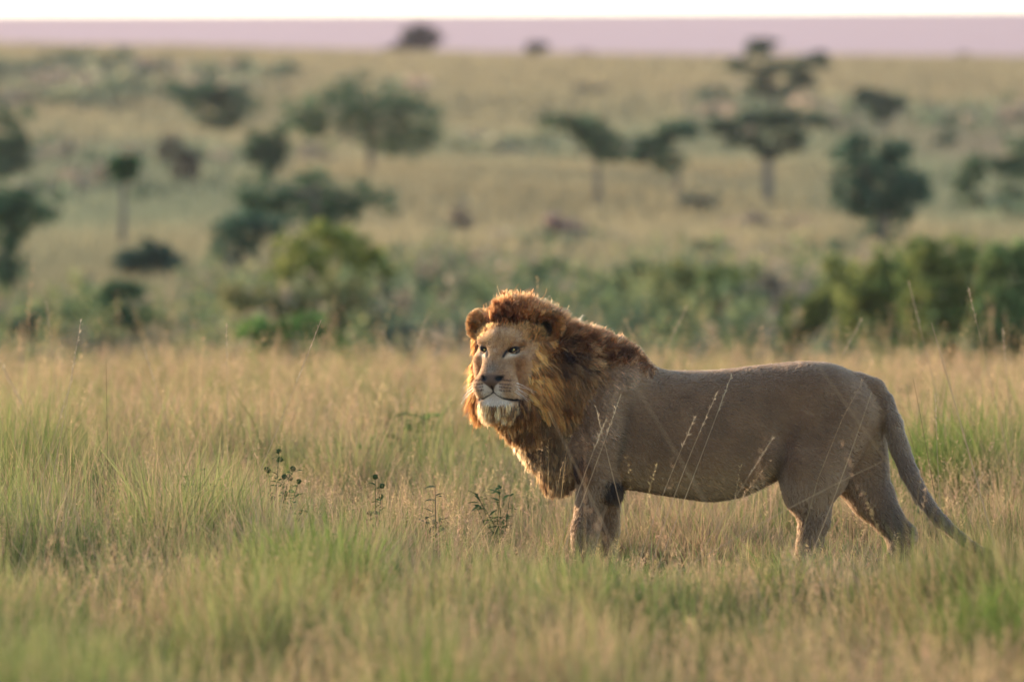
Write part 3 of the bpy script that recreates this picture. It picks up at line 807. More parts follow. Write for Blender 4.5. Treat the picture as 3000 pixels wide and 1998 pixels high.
# the air
hx, hy0, hy1, hz0, hz1 = 9500, -300, 9800, -60, 262
hv = np.array([[x, y, z] for z in (hz0, hz1) for y in (hy0, hy1) for x in (-hx, hx)], float)
hf = np.array([[0, 2, 3, 1], [4, 5, 7, 6], [0, 1, 5, 4], [2, 6, 7, 3], [0, 4, 6, 2], [1, 3, 7, 5]])
m_hz, N, L = new_mat('haze')
out = N.new('ShaderNodeOutputMaterial'); vv = N.new('ShaderNodeVolumePrincipled')
HAZE_D = 1.35e-4
vv.inputs['Color'].default_value = (0.75, 0.60, 0.63, 1); vv.inputs['Density'].default_value = HAZE_D
vv.inputs['Anisotropy'].default_value = 0.2
L.new(vv.outputs[0], out.inputs['Volume'])
haze = mesh_object('haze', hv, hf, m_hz, smooth=False)
tag(haze, kind='stuff')
# ------------------------------------------------------------------ trees and shrubs
def leaf_material(name):
    m, N, L = new_mat(name)
    out = N.new('ShaderNodeOutputMaterial'); at = attr_color(N, L)
    d1 = N.new('ShaderNodeBsdfDiffuse'); t1 = N.new('ShaderNodeBsdfTranslucent'); mx = N.new('ShaderNodeMixShader')
    mx.inputs[0].default_value = 0.45
    L.new(at.outputs['Color'], d1.inputs[0]); L.new(at.outputs['Color'], t1.inputs[0])
    L.new(d1.outputs[0], mx.inputs[1]); L.new(t1.outputs[0], mx.inputs[2]); L.new(mx.outputs[0], out.inputs[0])
    return m
m_leaf = leaf_material('foliage'); m_grass = leaf_material('grass')
m_bark, N, L = new_mat('bark')
out = N.new('ShaderNodeOutputMaterial'); bs = N.new('ShaderNodeBsdfDiffuse'); tc = N.new('ShaderNodeTexCoord')
r_ = ramp(noise(3, 5).outputs['Fac'], [(0.3, (0.08, 0.07, 0.055)), (0.7, (0.20, 0.165, 0.13))])
L.new(r_.outputs[0], bs.inputs[0]); L.new(bs.outputs[0], out.inputs[0])

def tube(p0, p1, r0, r1, n=7, segs=4, wob=0.0):
    p0, p1 = np.array(p0, float), np.array(p1, float)
    t = np.linspace(0, 1, segs + 1)
    c = p0 + (p1 - p0) * t[:, None]
    Lh = np.linalg.norm(p1 - p0)
    c[1:-1] += RNG.normal(0, wob * Lh, (segs - 1, 3))
    ax = unit(p1 - p0); s = unit(np.cross(ax, [0.3, 0.9, 0.2])); u = np.cross(ax, s)
    th = np.linspace(0, 2 * np.pi, n, endpoint=False)
    ring = np.cos(th)[:, None] * s + np.sin(th)[:, None] * u
    v = (c[:, None] + ring[None] * (r0 + (r1 - r0) * t)[:, None, None]).reshape(-1, 3)
    f = [(i * n + j, i * n + (j + 1) % n, (i + 1) * n + (j + 1) % n, (i + 1) * n + j) for i in range(segs) for j in range(n)]
    return v, np.array(f)

def join(parts):
    vs, fs, o = [], [], 0
    for v, f in parts:
        vs.append(v); fs.append(f + o); o += len(v)
    return np.concatenate(vs), np.concatenate(fs)

LEAF_GAIN = np.array([2.2, 2.1, 2.1])  # foliage colours lightened, standing in for haze that lifts the darks
def leaf_cloud(blobs, n, size, flat, base_col, var=0.35):
    """blobs: (x,y,z,rx,ry,rz); leaves gathered in clumps inside each blob"""
    vol = np.array([b[3] * b[4] * b[5] for b in blobs]) ** 0.7
    cnt = np.maximum((n * vol / vol.sum()).astype(int), 60)
    C, S, T = [], [], []
    for b, m in zip(blobs, cnt):
        nc = max(10, m // 28)
        d = unit(RNG.normal(0, 1, (nc, 3))) * RNG.uniform(0.25, 1.0, (nc, 1)) ** 0.6
        cc = np.array(b[:3]) + d * np.array(b[3:])
        own = RNG.integers(0, nc, m)
        q = cc[own] + RNG.normal(0, 1, (m, 3)) * np.array(b[3:]) * np.array([0.17, 0.17, 0.15])
        C.append(q); S.append(RNG.uniform(0.6, 1.4, m) * size); T.append(RNG.random(nc)[own])
    C = np.concatenate(C); S = np.concatenate(S); T = np.concatenate(T); M = len(C)
    n_ = unit(RNG.normal(0, 1, (M, 3)) * np.array([1, 1, 1 + flat]))
    s = unit(np.cross(n_, RNG.normal(0, 1, (M, 3)))); u = np.cross(n_, s)
    s = s * S[:, None] * 0.5; u = u * S[:, None] * 0.32
    v = np.stack([C - s, C - u * 1.0, C + s, C + u], 1).reshape(-1, 3)
    f = np.arange(M * 4).reshape(-1, 4)
    base_col = np.asarray(base_col) * LEAF_GAIN
    k = (1 + var * 2 * (T - 0.5)) * RNG.uniform(0.75, 1.25, M)
    col = np.asarray(base_col)[None] * k[:, None]
    col[:, 0] *= 1 + 0.5 * (T - 0.5) * 2 * var
    return v, f, np.repeat(col, 4, 0)

DARK = (0.032, 0.066, 0.034); MID = (0.050, 0.085, 0.044); OLIVE = (0.095, 0.118, 0.045); BLUE = (0.032, 0.064, 0.040); DRY = (0.15, 0.125, 0.095)
GROW = {'tree': 1.22, 'shrub': 1.32}
def plant(name, part, label, cat, group, base, blobs, col, n=1800, leaf=None, trunk_w=None, d=None, flat=1.5, fork=0.5, lean=0.0):
    xD, yD = base
    if d is None: d = d_of_row(xD, yD)
    k = d / 30 / 460
    X0 = (xD - 1177) * k; Y0 = d - 30
    Z0 = float(ground_z(np.array([X0]), np.array([Y0]))[0])
    B = []
    if xD < 900 and xD != 283 and cat == 'tree' and d < 560:
        blobs = [(a_, b_, c_ * 1.25, d_ * 1.35) for a_, b_, c_, d_ in blobs]
    if cat == 'shrub' and d < 130:      # foliage down to the ground
        blobs = list(blobs) + [(bx_ + RNG.uniform(-0.3, 0.3) * rx_, by_ + (yD + 20 - by_) * q_, rx_ * 0.95, ry_ * 0.9) for (bx_, by_, rx_, ry_) in blobs[:4] for q_ in (0.45, 0.8)]
    for (bx, by, rx, ry) in blobs:
        z = 1.8 + (497 - by) * k
        z = max(z, Z0 + ry * k * 0.35)
        gr = GROW.get(cat, 1.0)
        ctr = np.array([(bx - 1177) * k, Y0 + RNG.uniform(-0.4, 0.4) * rx * k, z]); rr = np.array([rx, rx * 0.9, ry]) * k * gr
        for q in range(5):
            o_ = unit(RNG.normal(0, 1, 3)) * (RNG.uniform(0.40, 0.85) if q else 0.1)
            s_ = RNG.uniform(0.38, 0.60) if q else 0.78
            B.append(tuple(ctr + o_ * rr) + tuple(rr * s_))
    root = tag(empty(name, (X0, Y0, Z0)), label, cat, group)
    htop = max(b[2] for b in B)
    tw = (trunk_w or 14) * k / 2 * 0.8
    parts = []
    zf = Z0 + (htop - Z0) * fork
    fk = np.array([X0 + lean * k, Y0, zf])
    if zf - Z0 > 0.05:
        parts.append(tube((X0, Y0, Z0 - 0.2), fk, tw * 1.25, tw * 0.85, 9, 5, 0.012))
    for b in B[::5]:
        for q in range(1):
            tgt = np.array(b[:3]) + RNG.uniform(-0.55, 0.55, 3) * np.array(b[3:]) * np.array([1, 1, 0.5])
            parts.append(tube(fk - np.array([0, 0, tw]), tgt, tw * 0.42, tw * 0.10, 6, 4, 0.04))
    v, f = join(parts)
    mesh_object('trunk' if part == 'crown' else 'stem', v, f, m_bark, root, True, (X0, Y0, Z0))
    if cat == 'shrub': col = np.asarray(col) * np.array([0.88, 0.82, 0.9])
    v, f, c = leaf_cloud(B, int(n * (1.6 if cat == 'tree' else 1.7)), leaf or 12 * k, flat, col)
    mesh_object(part, v, f, m_leaf, root, False, (X0, Y0, Z0), c)
    for ch in root.children: ch.location = (0, 0, 0)
    return root

TG = 'acacia trees on the far slope'; SG = 'shrubs in the valley'
def tree(label, base, blobs, col=MID, **k): return plant('acacia_tree', 'crown', label, 'tree', TG, base, blobs, col, **k)
def shrub(label, base, blobs, col=OLIVE, **k):
    k.setdefault('fork', 0.12); k.setdefault('flat', 0.3)
    return plant('shrub', 'foliage', label, 'shrub', SG, base, blobs, col, **k)

# (column, row) of the photograph in 2354-pixel units
tree('dark tree on the upper left slope with a flat crown like a block', (505, 325), [(435, 222, 50, 24), (500, 230, 60, 30), (545, 245, 38, 28), (515, 285, 48, 18)], DARK, trunk_w=12)
tree('broad two-domed tree on the slope, widest crown left of centre', (850, 405), [(745, 268, 60, 34), (800, 232, 55, 32), (870, 262, 70, 42), (940, 262, 62, 48), (965, 305, 42, 40), (890, 320, 70, 30), (700, 290, 38, 26)], MID, n=3200, trunk_w=20)
tree('small round-headed tree at the foot of the broad two-domed tree', (620, 430), [(600, 335, 32, 28), (645, 335, 32, 30), (615, 370, 30, 22)], DARK)
tree('slender tree with a small flat tuft crown on a long bare trunk', (283, 590), [(270, 378, 28, 20), (305, 380, 28, 22), (288, 398, 24, 18)], (0.035, 0.08, 0.035), trunk_w=17, fork=0.75)
tree('dark tree cut by the left edge, higher of the two there', (15, 440), [(20, 300, 48, 34), (35, 350, 45, 40), (5, 375, 55, 32)], DARK, trunk_w=20)
tree('large dark tree cut by the left edge with branches reaching right', (8, 700), [(25, 470, 55, 30), (85, 468, 48, 32), (15, 520, 45, 40), (50, 500, 45, 25), (5, 590, 40, 60)], DARK, n=2600, trunk_w=40)
tree('dark wide tree with a pale bare trunk rising through its crown', (725, 600), [(590, 440, 52, 30), (580, 475, 40, 30), (650, 455, 45, 28), (720, 425, 35, 28), (775, 470, 55, 42), (840, 450, 55, 32), (700, 490, 60, 26)], DARK, n=2800, trunk_w=26, fork=0.85)
tree('low dark tree left of the yellow-green shrub', (555, 640), [(545, 530, 55, 36), (610, 550, 45, 40), (530, 570, 42, 36), (590, 510, 60, 26)], BLUE, n=1800)
shrub('rounded dark shrub at the foot of the slender tufted tree', (345, 655), [(320, 585, 42, 30), (365, 600, 45, 32), (300, 610, 32, 25)], BLUE)
tree('lone tree standing dark against the pink hills on the skyline', (962, 132), [(940, 82, 28, 20), (985, 80, 28, 22), (962, 98, 42, 16)], (0.04, 0.05, 0.04), n=900, trunk_w=10, d=615)
shrub('low bush beside the lone skyline tree', (905, 130), [(900, 112, 20, 9), (920, 116, 15, 7)], (0.04, 0.05, 0.04), n=300, d=615)
tree('small dome-shaped tree on the skyline right of the lone tree', (1235, 136), [(1235, 108, 26, 15), (1222, 118, 18, 10)], (0.04, 0.055, 0.04), n=500, trunk_w=8, d=612)
tree('tiny tree on the skyline at far right', (2216, 150), [(2216, 134, 13, 12)], (0.04, 0.055, 0.04), n=250, trunk_w=6, d=610)
shrub('tiny grey bush on the skyline between dome tree and tall layered tree', (1350, 142), [(1350, 126, 18, 9)], DRY, n=250, d=612)
tree('tall layered tree whose top breaks the skyline', (1780, 290), [(1750, 112, 40, 20), (1700, 152, 42, 17), (1765, 165, 40, 22), (1870, 140, 50, 17), (1830, 178, 50, 22), (1780, 205, 45, 22)], (0.050, 0.075, 0.045), n=2200, trunk_w=15, fork=0.4)
tree('spreading flat-topped tree to the upper right of the lion head', (1375, 475), [(1300, 288, 50, 24), (1350, 290, 45, 28), (1400, 335, 50, 30), (1370, 320, 45, 20)], MID, trunk_w=17)
tree('flat-topped tree between the spreading tree and the forked acacia', (1555, 470), [(1560, 300, 55, 22), (1505, 335, 45, 32), (1530, 370, 32, 24), (1480, 350, 35, 25)], (0.042, 0.08, 0.045), trunk_w=16)
tree('umbrella acacia with a forked trunk and a wide level crown', (1765, 480), [(1690, 282, 48, 22), (1760, 274, 60, 20), (1840, 276, 55, 20), (1885, 280, 32, 16), (1720, 318, 42, 22), (1810, 318, 45, 26), (1770, 345, 30, 20), (1655, 300, 26, 16)], (0.050, 0.074, 0.045), n=2600, trunk_w=28, fork=0.55)
tree('thin tree with a narrow flat crown right of the umbrella acacia', (2020, 330), [(2000, 228, 34, 20), (2045, 232, 36, 22), (2025, 256, 32, 14)], (0.05, 0.08, 0.05), trunk_w=8)
tree('massive dark rounded tree on the right slope', (2030, 580), [(1990, 370, 62, 50), (2060, 370, 60, 52), (2030, 440, 80, 66), (1960, 440, 50, 55), (2090, 440, 45, 50), (2030, 510, 80, 48), (1975, 330, 34, 22), (2085, 420, 50, 60)], BLUE, n=4200, trunk_w=30, fork=0.3, flat=0.6)
tree('tree with an open ragged crown by the right edge', (2330, 500), [(2260, 380, 42, 34), (2320, 390, 45, 40), (2225, 430, 34, 36), (2350, 350, 40, 30), (2330, 460, 45, 26), (2240, 470, 34, 24)], MID, n=2200, trunk_w=18, fork=0.35)
tree('small sparse tree on the right slope above the ragged tree', (2165, 350), [(2165, 322, 24, 20)], (0.05, 0.08, 0.05), n=350, trunk_w=6)
shrub('small dark round bush below the flat-topped trees', (1630, 605), [(1615, 575, 30, 24), (1645, 582, 28, 20)], (0.045, 0.085, 0.045), n=700)
shrub('low dark bush at the foot of the massive dark tree', (1880, 590), [(1860, 572, 50, 16), (1920, 570, 40, 20)], (0.04, 0.08, 0.05), n=800)
shrub('grey-mauve leafless bush in the middle of the slope', (1310, 575), [(1295, 520, 34, 22), (1325, 548, 30, 24)], DRY, n=700)
shrub('grey-mauve dry bush below the umbrella acacia', (1790, 540), [(1740, 518, 60, 16), (1830, 522, 55, 14)], DRY, n=800)
shrub('faint grey-green bush on the upper slope under the dome tree', (1348, 228), [(1345, 212, 28, 15)], (0.08, 0.09, 0.06), n=400)
shrub('dark smudge of a bush right of the block-crowned tree', (345, 300), [(345, 290, 28, 12)], (0.06, 0.08, 0.05), n=300)
shrub('thin grey-green sapling between the tufted tree and the wide dark tree', (415, 440), [(400, 345, 40, 32), (425, 380, 34, 40)], (0.085, 0.095, 0.06), n=700, fork=0.4)
shrub('brown-grey bush below the two-domed tree', (1065, 560), [(1060, 520, 24, 36)], (0.12, 0.11, 0.075), n=500)
shrub('grey-green bush in the gap left of the massive dark tree', (1600, 500), [(1600, 470, 45, 24)], (0.075, 0.095, 0.06), n=500)
# nearer shrubs, in the hollow behind the grass
shrub('yellow-green shrub, tallest and brightest one left of the lion', (760, 800), [(700, 590, 60, 50), (770, 570, 65, 45), (830, 600, 60, 45), (650, 640, 60, 45), (740, 650, 80, 45), (850, 620, 50, 45)], (0.125, 0.155, 0.035), n=6000, d=118, leaf=0.13)
shrub('pale olive shrub in front of the tallest yellow-green shrub', (640, 830), [(570, 690, 55, 45), (640, 700, 60, 50), (720, 700, 70, 45), (800, 690, 60, 45)], (0.135, 0.145, 0.055), n=5000, d=108, leaf=0.12)
shrub('bright green low shrub at the edge of the dry grass left of the lion', (660, 850), [(610, 770, 50, 38), (690, 765, 60, 42), (740, 790, 50, 30)], (0.075, 0.145, 0.035), n=4500, d=98, leaf=0.11)
shrub('dark green mound of a shrub in the lower left valley', (215, 770), [(170, 725, 60, 32), (230, 695, 65, 38), (285, 680, 45, 32)], (0.055, 0.10, 0.04), n=3200, d=116, leaf=0.12)
shrub('small dark shrub at the foot of the dark green mound', (80, 790), [(75, 752, 34, 30)], (0.04, 0.085, 0.045), n=1500, d=112, leaf=0.12)
shrub('dark teal shrub behind the mane top', (920, 790), [(900, 700, 45, 36), (945, 680, 40, 30)], (0.045, 0.09, 0.045), n=2200, d=116, leaf=0.12)
shrub('brown-mauve dry shrub just left of the mane', (1010, 810), [(1000, 640, 55, 40), (1030, 690, 60, 45), (1060, 620, 50, 34)], (0.15, 0.125, 0.085), n=2600, d=122, leaf=0.12)
shrub('dark shrub low behind the lion face', (1010, 830), [(960, 770, 60, 30), (1030, 760, 50, 30)], (0.06, 0.085, 0.055), n=2400, d=105, leaf=0.11)
shrub('mid-green shrub peeping above the lion mane', (1270, 800), [(1200, 650, 60, 34), (1280, 640, 60, 36), (1350, 670, 50, 40)], (0.085, 0.12, 0.045), n=3600, d=125, leaf=0.13)
shrub('dark green shrub right of the mane', (1440, 810), [(1400, 680, 55, 45), (1460, 640, 50, 36), (1450, 720, 60, 40)], (0.065, 0.10, 0.045), n=3600, d=118, leaf=0.13)
shrub('olive shrub above the lion shoulders', (1570, 820), [(1530, 690, 60, 42), (1590, 700, 60, 45), (1560, 640, 50, 30)], (0.115, 0.135, 0.045), n=4200, d=114, leaf=0.12)
shrub('fresh green shrub above the middle of the lion back', (1690, 810), [(1650, 650, 60, 34), (1700, 690, 55, 42), (1640, 720, 50, 35)], (0.09, 0.13, 0.04), n=4000, d=116, leaf=0.12)
shrub('dark purple-grey shrub in the gap above the lion back', (1810, 810), [(1800, 690, 50, 50), (1770, 660, 36, 36)], (0.085, 0.085, 0.06), n=2600, d=120, leaf=0.12)
shrub('olive-green shrub above the lion rump', (1900, 830), [(1850, 730, 50, 42), (1910, 700, 55, 50), (1940, 640, 45, 45)], (0.11, 0.14, 0.04), n=4500, d=106, leaf=0.12)
shrub('tall green shrub with pointed top right of the lion rump', (2030, 830), [(1990, 640, 50, 50), (2050, 610, 55, 45), (2020, 700, 65, 55), (2090, 680, 50, 55)], (0.105, 0.14, 0.04), n=5500, d=104, leaf=0.12)
shrub('largest leafy green shrub in the right valley', (2180, 840), [(2130, 590, 60, 45), (2200, 590, 60, 50), (2170, 670, 75, 60), (2240, 650, 60, 60), (2150, 740, 70, 45)], (0.10, 0.135, 0.038), n=6500, d=102, leaf=0.12)
shrub('dense green shrub filling the right edge', (2320, 840), [(2300, 600, 55, 45), (2350, 620, 50, 60), (2300, 690, 60, 55), (2350, 740, 60, 55), (2270, 740, 50, 50)], (0.075, 0.12, 0.04), n=5500, d=100, leaf=0.12)
# ------------------------------------------------------------------ grass
def ribbons(p, h, w, az, lean, curve, c0, c1, face=None, segs=3):
    """bent tapered blades. p (n,3), lean = sideways travel / height at the tip"""
    n = len(p)
    if face is None: face = RNG.uniform(0, np.pi, n)
    sx = np.stack([np.cos(face), np.sin(face), np.zeros(n)], 1)
    dirv = np.stack([np.cos(az), np.sin(az), np.zeros(n)], 1)
    t = np.linspace(0, 1, segs + 1)
    tw = np.interp(t, [0, 0.35, 0.75, 1], [0.8, 1.0, 0.6, 0.06])
    out = np.zeros((n, segs + 1, 2, 3)); col = np.zeros((n, segs + 1, 2, 3))
    for k, tt in enumerate(t):
        horiz = lean * ((1 - curve) * tt + curve * tt * tt)
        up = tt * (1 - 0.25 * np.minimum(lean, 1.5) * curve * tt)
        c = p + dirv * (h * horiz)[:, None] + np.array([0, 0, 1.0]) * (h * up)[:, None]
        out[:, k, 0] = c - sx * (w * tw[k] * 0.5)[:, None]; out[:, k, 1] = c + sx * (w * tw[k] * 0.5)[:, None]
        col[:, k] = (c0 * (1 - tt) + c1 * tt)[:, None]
    base = (np.arange(n) * (segs + 1) * 2)[:, None, None]
    q = np.stack([np.array([2 * k, 2 * k + 1, 2 * k + 3, 2 * k + 2]) for k in range(segs)])
    f = (base + q[None]).reshape(-1, 4)
    tip = out[:, -1].mean(1); 
    return out.reshape(-1, 3), f, col.reshape(-1, 3), tip

def strew(d0, d1, n, margin=1.4, power=1.0):
    d = d0 + (d1 - d0) * RNG.random(n) ** power
    # even density over a trapezoid
    keep = RNG.random(n) < d / d1
    d = d[keep]
    x = RNG.uniform(-1, 1, len(d)) * (2.56 * d / 30 * margin + 0.9)
    return x, d

def on_ground(x, d):
    y = d - 30
    return np.stack([x, y, ground_z(x, y)], 1)

def greenness(x, d):
    """0 = straw, 1 = lush, in patches"""
    g = fbm(x * 1.1 + 5, d * 0.55, 41, 3)
    g2 = fbm(x * 0.35 + 9, d * 0.22, 43, 2)
    v = 0.55 * g + 0.45 * g2 + np.interp(d, [17, 22, 27, 34, 45, 62], [0.06, -0.02, -0.09, -0.11, -0.12, -0.18]) - 0.016 * x - 0.03 * x * smoothstep(27, 24, d)
    return smoothstep(0.30, 0.62, v)

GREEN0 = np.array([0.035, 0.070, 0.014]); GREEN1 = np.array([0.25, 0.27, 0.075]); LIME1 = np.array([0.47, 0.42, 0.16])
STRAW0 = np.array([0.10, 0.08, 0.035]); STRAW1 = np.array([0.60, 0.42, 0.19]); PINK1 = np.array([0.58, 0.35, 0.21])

BV, BF, BC = [], [], []
def push(v, f, c):
    o = sum(len(a) for a in BV); BV.append(v.astype(np.float32)); BF.append(f + o); BC.append(c.astype(np.float32))

def field(d0, d1, n, hmin, hmax, wmul, tallfac=1.0):
    x, d = strew(d0, d1, n)
    m = len(x); p = on_ground(x, d)
    g = greenness(x, d)
    clump = fbm(x * 3.1, d * 2.2, 51, 3)
    front = smoothstep(-0.5, 0.1, x) * smoothstep(3.0, 2.65, x) * smoothstep(24.5, 26.5, d) * smoothstep(32.5, 31, d)
    left = smoothstep(0.0, -0.8, x) * smoothstep(26, 28, d) * smoothstep(45, 36, d) + 0.7 * smoothstep(1.9, 2.5, x) * smoothstep(31.5, 34, d) * smoothstep(50, 40, d)
    h = RNG.uniform(hmin, hmax, m) * (1 + 0.75 * left) * (0.25 + 1.5 * smoothstep(0.25, 0.75, clump)) * (0.65 + 0.8 * smoothstep(0.3, 0.7, fbm(x * 1.2 + 17, d * 0.55, 57, 3))) * (1 + 0.10 * g) * (1 - 0.25 * front)
    isg = RNG.random(m) < (0.18 + 0.74 * g)
    w = np.where(isg, RNG.uniform(0.0036, 0.0075, m), RNG.uniform(0.0022, 0.0045, m)) * wmul
    az = RNG.normal(0.2, 1.4, m) + np.where(RNG.random(m) < 0.5, 0, np.pi)
    lean = np.abs(RNG.normal(0.25, 0.28, m)) + 0.04
    cur = RNG.uniform(0.3, 1.0, m)
    rnd = RNG.random((m, 1)); rn2 = RNG.random((m, 1))
    gtip = GREEN1 * (1 - rnd) + LIME1 * rnd
    stip = STRAW1 * (1 - rn2) + PINK1 * rn2
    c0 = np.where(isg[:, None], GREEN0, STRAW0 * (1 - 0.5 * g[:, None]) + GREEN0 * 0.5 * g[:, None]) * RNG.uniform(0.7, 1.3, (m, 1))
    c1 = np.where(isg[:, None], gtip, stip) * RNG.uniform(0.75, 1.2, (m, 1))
    dk = smoothstep(0.56, 0.68, fbm(x * 1.3 + 31, d * 0.55 + 3, 81, 3))[:, None]
    lush = np.array([0.55, 0.74, 0.50])
    c0 = c0 * (1 - dk * (1 - lush * 0.7)); c1 = c1 * (1 - dk * (1 - lush))
    w = w * (1 + 0.35 * dk[:, 0])
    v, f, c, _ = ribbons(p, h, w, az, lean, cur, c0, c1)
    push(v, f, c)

field(17.5, 26, 160000, 0.10, 0.27, 1.25)
field(26, 37, 285000, 0.06, 0.20, 1.15)
field(37, 66, 240000, 0.10, 0.26, 1.9)

# long single blades standing out of the sward
def longblades(d0, d1, n, hmin, hmax, wmul):
    x, d = strew(d0, d1, n); m = len(x); p = on_ground(x, d)
    front = smoothstep(-0.5, 0.1, x) * smoothstep(3.0, 2.65, x) * smoothstep(24.5, 26.5, d) * smoothstep(32.5, 31, d)
    h = RNG.uniform(hmin, hmax, m) * (1 - 0.5 * front)
    k = RNG.random((m, 1)); kk = RNG.random((m, 1))
    c1 = np.where(k < 0.55, STRAW1 * (1 - kk) + PINK1 * kk, LIME1 * (1 - kk) + GREEN1 * kk) * RNG.uniform(0.7, 1.2, (m, 1))
    v, f, c, _ = ribbons(p, h, RNG.uniform(0.003, 0.0065, m) * wmul, RNG.uniform(0, 6.28, m), np.abs(RNG.normal(0.3, 0.3, m)), RNG.uniform(0.2, 1.0, m), c1 * 0.6, c1, None, 4)
    push(v, f, c)
longblades(18, 26, 8000, 0.20, 0.45, 1.1)
longblades(26, 37, 20000, 0.18, 0.45, 1.0)

# tussocks: blades fanning out of one foot
def tussocks(d0, d1, n, per, h0, h1):
    x, d = strew(d0, d1, n)
    ok = ~((x > -0.45) & (x < 2.6) & (d > 25) & (d < 31.5))
    x, d = x[ok], d[ok]; m = len(x)
    base = np.repeat(on_ground(x, d), per, 0); M = len(base)
    rr = np.repeat(RNG.uniform(0.05, 0.16, m), per)
    off = RNG.normal(0, 1, (M, 3)) * rr[:, None]; off[:, 2] = 0
    kind = np.repeat(RNG.random(m), per)[:, None]; k2 = RNG.random((M, 1))
    tipc = np.where(kind < 0.66, STRAW1 * (1 - k2) + PINK1 * k2, np.where(kind < 0.88, GREEN1 * (1 - k2) + LIME1 * k2, np.array([0.12, 0.17, 0.045])))
    tipc = tipc * RNG.uniform(0.6, 1.15, (M, 1))
    h = np.repeat(RNG.uniform(h0, h1, m), per) * RNG.uniform(0.35, 1.05, M)
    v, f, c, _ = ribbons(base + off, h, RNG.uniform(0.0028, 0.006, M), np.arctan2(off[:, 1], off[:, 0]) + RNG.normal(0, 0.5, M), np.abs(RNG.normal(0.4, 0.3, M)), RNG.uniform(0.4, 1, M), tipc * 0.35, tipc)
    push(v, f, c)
tussocks(18.5, 27, 110, 130, 0.22, 0.45)
tussocks(27, 38, 170, 110, 0.22, 0.48)

# seeding stalks with feathery heads
def seeding(d0, d1, n, hmin, hmax, wmul, every=False):
    x, d = strew(d0, d1, n)
    m0 = fbm(x * 0.9 + 2, d * 0.5, 61, 3)
    keep = (RNG.random(len(x)) < smoothstep(0.30, 0.70, m0 + 0.012 * x)) | every
    x, d = x[keep], d[keep]
    m = len(x); p = on_ground(x, d)
    h = RNG.uniform(hmin, hmax, m) * np.where(RNG.random(m) < 0.06, 1.45, 1.0)
    front = smoothstep(-0.5, 0.1, x) * smoothstep(3.0, 2.65, x) * smoothstep(24.5, 26.5, d) * smoothstep(32.5, 31, d)
    h *= 1 - 0.55 * front * (not every)
    az = np.where(RNG.random(m) < 0.62, RNG.normal(0.0, 0.7, m), RNG.normal(np.pi, 0.7, m))
    lean = np.abs(RNG.normal(0.18, 0.20, m)); cur = RNG.uniform(0.2, 0.9, m)
    rn = RNG.random((m, 1))
    c1 = (STRAW1 * (1 - rn) + PINK1 * rn) * RNG.uniform(0.7, 1.15, (m, 1))
    c0 = np.array([0.24, 0.20, 0.08]) * RNG.uniform(0.7, 1.2, (m, 1))
    w = RNG.uniform(0.0018, 0.0030, m) * wmul
    v, f, c, tip = ribbons(p, h, w, az, lean, cur, c0, c1, segs=4)
    push(v, f, c)
    # spikelets along the top
    ns = 22
    t = RNG.uniform(0.66, 1.02, (m, ns))
    horiz = lean[:, None] * ((1 - cur[:, None]) * t + cur[:, None] * t * t)
    up = t * (1 - 0.25 * np.minimum(lean, 1.5)[:, None] * cur[:, None] * t)
    ctr = p[:, None] + np.stack([np.cos(az)[:, None] * horiz, np.sin(az)[:, None] * horiz, up], -1) * h[:, None, None]
    dirn = unit(RNG.normal(0, 1, (m, ns, 3)) * np.array([1, 1, 0.6]) + np.array([0, 0, 0.9]))
    ln = RNG.uniform(0.009, 0.026, (m, ns, 1)) * wmul ** 0.7
    sd_ = unit(np.cross(dirn, RNG.normal(0, 1, (m, ns, 3)))) * RNG.uniform(0.0011, 0.0024, (m, ns, 1)) * wmul
    a = ctr; b = ctr + dirn * ln
    q = np.stack([a - sd_ * 0.4, (a + b) / 2 + sd_, b, (a + b) / 2 - sd_], 2).reshape(-1, 3)
    fq = np.arange(m * ns * 4).reshape(-1, 4)
    cq = np.repeat((c1[:, None] * RNG.uniform(0.8, 1.25, (m, ns, 1))).reshape(-1, 3), 4, 0)
    push(q, fq, cq)
seeding(17.5, 27, 5600, 0.26, 0.50, 1.0)
seeding(27, 37, 11000, 0.20, 0.46, 1.0)
seeding(37, 66, 22000, 0.32, 0.62, 1.8)
seeding(21, 27, 70, 0.62, 1.0, 0.9, True)
seeding(27, 36, 150, 0.50, 0.85, 0.9, True)
seeding(34, 62, 520, 0.62, 1.15, 1.7, True)
gv_, gf_, gc_ = np.concatenate(BV), np.concatenate(BF), np.concatenate(BC)
tag(mesh_object('savanna_grass', gv_, gf_, m_grass, None, False, (0, 0, 0), gc_), kind='stuff')

# grass on the far slope, coarse tufts
BV, BF, BC = [], [], []
def slope(d0, d1, n, h0, h1, w):
    x, d = strew(d0, d1, n, 1.8)
    p = on_ground(x, d); m = len(x)
    g = smoothstep(0.38, 0.62, fbm(x * 0.055, d * 0.009, 71, 4))
    pk = smoothstep(0.55, 0.75, fbm(x * 0.04 + 7, d * 0.007, 73, 3))
    g = g * smoothstep(430, 300, d)
    rn = RNG.random((m, 1))
    c1 = np.array([0.385, 0.31, 0.168]) * (1 - g[:, None]) + np.array([0.27, 0.275, 0.16]) * g[:, None]
    c1 = c1 * (1 - pk[:, None] * 0.6) + np.array([0.38, 0.27, 0.19]) * pk[:, None] * 0.6
    c1 = c1 * RNG.uniform(0.75, 1.2, (m, 1)); c0 = c1 * 0.75
    h = RNG.uniform(h0, h1, m)
    v, f, c, _ = ribbons(p, h, RNG.uniform(0.6, 1.2, m) * w, RNG.uniform(0, 6.28, m), RNG.uniform(0.1, 0.9, m), RNG.uniform(0.3, 1, m), c0, c1, None, 2)
    push(v, f, c)
slope(88, 150, 115000, 0.25, 0.6, 0.035)
slope(150, 300, 140000, 0.3, 0.7, 0.09)
slope(300, 640, 165000, 0.5, 1.0, 0.24)
